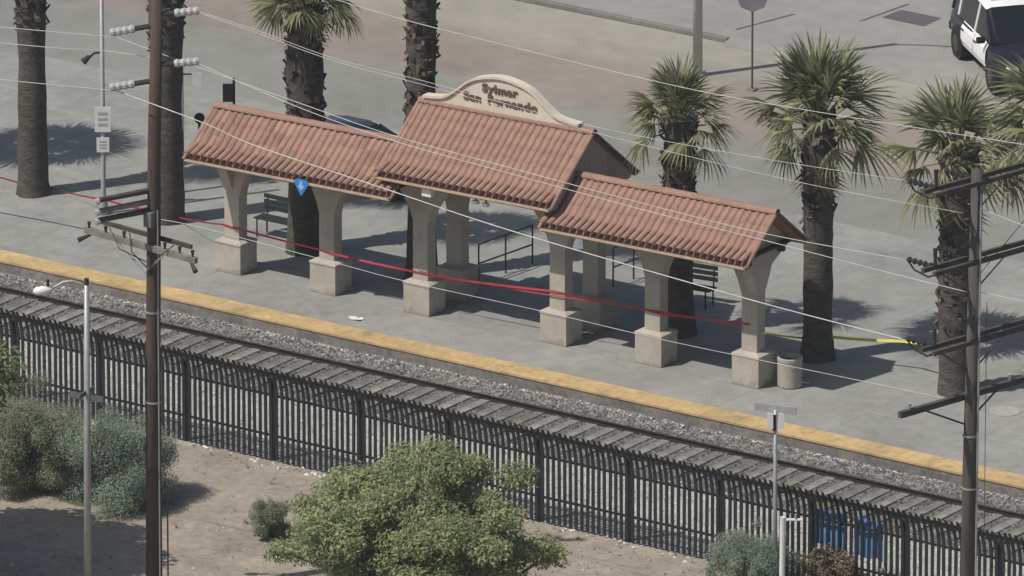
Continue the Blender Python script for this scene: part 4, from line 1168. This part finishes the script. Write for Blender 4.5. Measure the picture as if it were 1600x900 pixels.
# ------------------------------------------------------------------ trees and shrubs
def foliage(clusters, n, size, seed, flat=0.5):
    """leaf-sized quads spread through the clusters' volumes; returns verts, faces"""
    r = np.random.RandomState(seed)
    C = np.array([c[0] for c in clusters]); R = np.array([c[1] for c in clusters])
    wgt = R[:, 0] * R[:, 1] * R[:, 2]; wgt = wgt ** 0.75; wgt /= wgt.sum()
    idx = r.choice(len(clusters), n, p=wgt)
    d = r.normal(size=(n, 3)); d /= np.linalg.norm(d, axis=1)[:, None]
    rad = r.rand(n)[:, None] ** 0.42
    P = C[idx] + d * rad * R[idx] * r.uniform(0.85, 1.12, (n, 1))
    N = d * 0.8 + r.normal(size=(n, 3)) * 0.45 + np.array([-sdir.x, -sdir.y, -sdir.z]) * (0.5 + flat); N /= np.linalg.norm(N, axis=1)[:, None]
    T = np.cross(N, r.normal(size=(n, 3))); T /= np.linalg.norm(T, axis=1)[:, None]
    B = np.cross(N, T)
    s = size * r.uniform(0.6, 1.3, (n, 1))
    V = np.stack([P - T * s, P + B * s * .45, P + T * s, P - B * s * .45], 1).reshape(-1, 3)
    F = np.arange(n * 4).reshape(-1, 4)
    return V, F
def leaves_obj(name, V, F, m, parent):
    me = bpy.data.meshes.new(name); me.from_pydata(V.tolist(), [], F.tolist()); me.materials.append(m)
    o = bpy.data.objects.new(name, me); COL.objects.link(o); o.parent = parent
    return o
def tree(p, zc, R, ncl, nleaf, size, m, seed, name, label, cat, trunk_r=0.14, clr=(0.55, 0.95), low=-0.5, group=None):
    t = thing(name, p, label, cat, group); r = random.Random(seed); cl = []
    c0 = Vector((0, 0, zc))
    tips = []
    for i in range(ncl):
        while True:
            d = Vector((r.gauss(0, 1), r.gauss(0, 1), r.gauss(0, 1))).normalized()
            if d.z > low: break
        k = r.uniform(0.40, 1.02)
        c = c0 + Vector((d.x * R[0], d.y * R[1], d.z * R[2])) * k
        s = r.uniform(*clr)
        cl.append((tuple(c), (s, s, s * 0.65))); tips.append(c)
    V, F = foliage(cl, nleaf, size, seed)
    V[:, 2] = np.maximum(V[:, 2], 0.02)
    leaves_obj('crown', V, F, m, t)
    b = MB(); fork = Vector((0, 0, max(0.2, zc - R[2] * 0.75)))
    b.tube([(0, 0, -.1), fork * 0.5 + Vector((0.05, 0.02, 0)), fork], [trunk_r * 1.25, trunk_r, trunk_r * .9], 9, caps=False)
    for c in tips[::2]:
        mid = fork.lerp(c, 0.5) + Vector((r.uniform(-.2, .2), r.uniform(-.2, .2), r.uniform(-.1, .25)))
        b.tube([fork - Vector((0, 0, .1)), mid, c], [trunk_r * .5, trunk_r * .3, trunk_r * .1], 5, caps=False)
    b.build('trunk', M_bark, t)
    return t
# big tree, bottom centre
tb = at_z(658, 1056, GZ)
tree(tb, 2.9, (3.1, 3.1, 2.2), 125, 100000, 0.052, M_leaf, 21, 'leafy_tree', 'large leafy green tree in front of the fence at the bottom centre', 'tree', 0.17, (0.30, 0.72), -0.75)
# tree beyond the left edge
tree(at_z(-178, 905, GZ), 4.4, (2.6, 2.6, 2.2), 110, 90000, 0.11, M_leaf, 22, 'leafy_tree', 'dark green tree reaching in at the left edge above the shrubs', 'tree', 0.18, (0.6, 1.05), -0.6)
# shrubs
def shrub(px, py, R, n, m, seed, label, size=0.024, ncl=30):
    """a soft mound of fine upright twigs and leaves that reaches the ground"""
    t = thing('shrub', at_z(px, py, GZ), label, 'shrub', 'shrubs along the fence'); r = random.Random(seed); cl = []
    for i in range(ncl):
        a = r.uniform(0, 6.283); q = math.sqrt(r.random()) * 0.75; z = r.uniform(0.12, 0.78) * R[2]
        k = math.sqrt(max(0.1, 1 - (z / R[2] - 0.35) ** 2 / 0.42))
        s = R[0] * r.uniform(0.28, 0.45)
        cl.append(((math.cos(a) * q * R[0] * k, math.sin(a) * q * R[1] * k, z), (s, s, s * 0.95)))
    for i in range(16):
        a = r.uniform(0, 6.283); z = r.uniform(0.25, 1.02) * R[2]; q = R[0] * r.uniform(0.8, 1.08) * math.sqrt(max(0.05, 1 - (z / R[2] - 0.35) ** 2 / 0.45)); s = R[0] * r.uniform(0.10, 0.2)
        cl.append(((math.cos(a) * q, math.sin(a) * q, z), (s, s, s * 1.3)))
    V, F = foliage(cl, n, size, seed, 0.3)
    V[:, 2] = np.abs(V[:, 2])
    leaves_obj('foliage', V, F, m, t)
    b = MB()
    for c, sr in cl:
        b.tube([(c[0] * .15, c[1] * .15, -.05), (c[0] * .6, c[1] * .6, c[2] * .6), (c[0] * 1.15, c[1] * 1.15, c[2] + sr[2] * .8)], [0.018, 0.012, 0.004], 4, caps=False)
    b.build('stems', M_bark, t)
    return t
shrub(182, 785, (1.45, 1.3, 2.05), 85000, M_sage, 31, 'rounded grey green shrub between the street light and the brown pole')
shrub(48, 765, (1.25, 1.2, 2.5), 85000, M_sage2, 32, 'tall grey green shrub left of the street light')
shrub(-30, 720, (1.1, 1.0, 2.2), 40000, M_sage, 33, 'grey green shrub cut by the left edge against the fence')
shrub(425, 838, (0.62, 0.55, 0.8), 16000, M_sage2, 34, 'small round shrub left of the large tree', 0.022, 16)
shrub(1180, 925, (1.05, 1.0, 1.5), 50000, M_sage, 35, 'green shrub at the bottom right left of the white post')
shrub(1296, 930, (0.72, 0.7, 1.0), 12000, M_dryleaf, 36, 'dry brown shrub below the blue panels', 0.03, 16)
shrub(1390, 945, (0.5, 0.5, 0.8), 8000, M_sage2, 37, 'small dull shrub at the bottom edge under the second blue panel', 0.03, 12)

# dry tufts and leaf litter on the verge
def tufts(n, seed):
    r = np.random.RandomState(seed); V = []; F = []
    for i in range(n):
        x = r.uniform(-7, 25); y = -9.6 - abs(r.normal(0, 2.2)) if r.rand() < 0.6 else r.uniform(-19, -9.6)
        k = r.randint(5, 12); hgt = r.uniform(0.05, 0.22)
        for j in range(k):
            a = r.uniform(0, 6.28); l = hgt * r.uniform(0.5, 1.2); dx, dy = math.cos(a), math.sin(a); o = len(V)
            V += [(x - dy * .006, y + dx * .006, GZ - .02), (x + dy * .006, y - dx * .006, GZ - .02), (x + dx * l * .7, y + dy * l * .7, GZ + l)]
            F.append((o, o + 1, o + 2))
    me = bpy.data.meshes.new('dry_grass'); me.from_pydata(V, [], F)
    me.materials.append(leafmat('dry_grass_blade', (0.30, 0.25, 0.16), 0.4, 0.2, 1.0))
    o = bpy.data.objects.new('dry_grass', me); COL.objects.link(o)
    tag(o, 'sparse dry grass tufts scattered over the dirt verge', 'grass', kind='stuff')
tufts(420, 9)

# thin warm-weather haze between the helicopter and the station
hz = MB().box((0, 0, 52.0), (5400, 5400, 108.0)).build('haze', None if False else M_white)
hz.data.materials.clear()
hm = bpy.data.materials.new('haze_air'); hm.use_nodes = True
hn = hm.node_tree.nodes; hn.remove(hn['Principled BSDF'])
pv = hn.new('ShaderNodeVolumePrincipled'); pv.inputs['Color'].default_value = (0.86, 0.93, 1.0, 1); pv.inputs['Density'].default_value = 1.15e-4
pv.inputs['Anisotropy'].default_value = 0.0
hm.node_tree.links.new(pv.outputs[0], hn['Material Output'].inputs['Volume'])
hz.data.materials.append(hm)
tag(hz, 'thin pale haze in the air over the station', 'haze', kind='stuff')
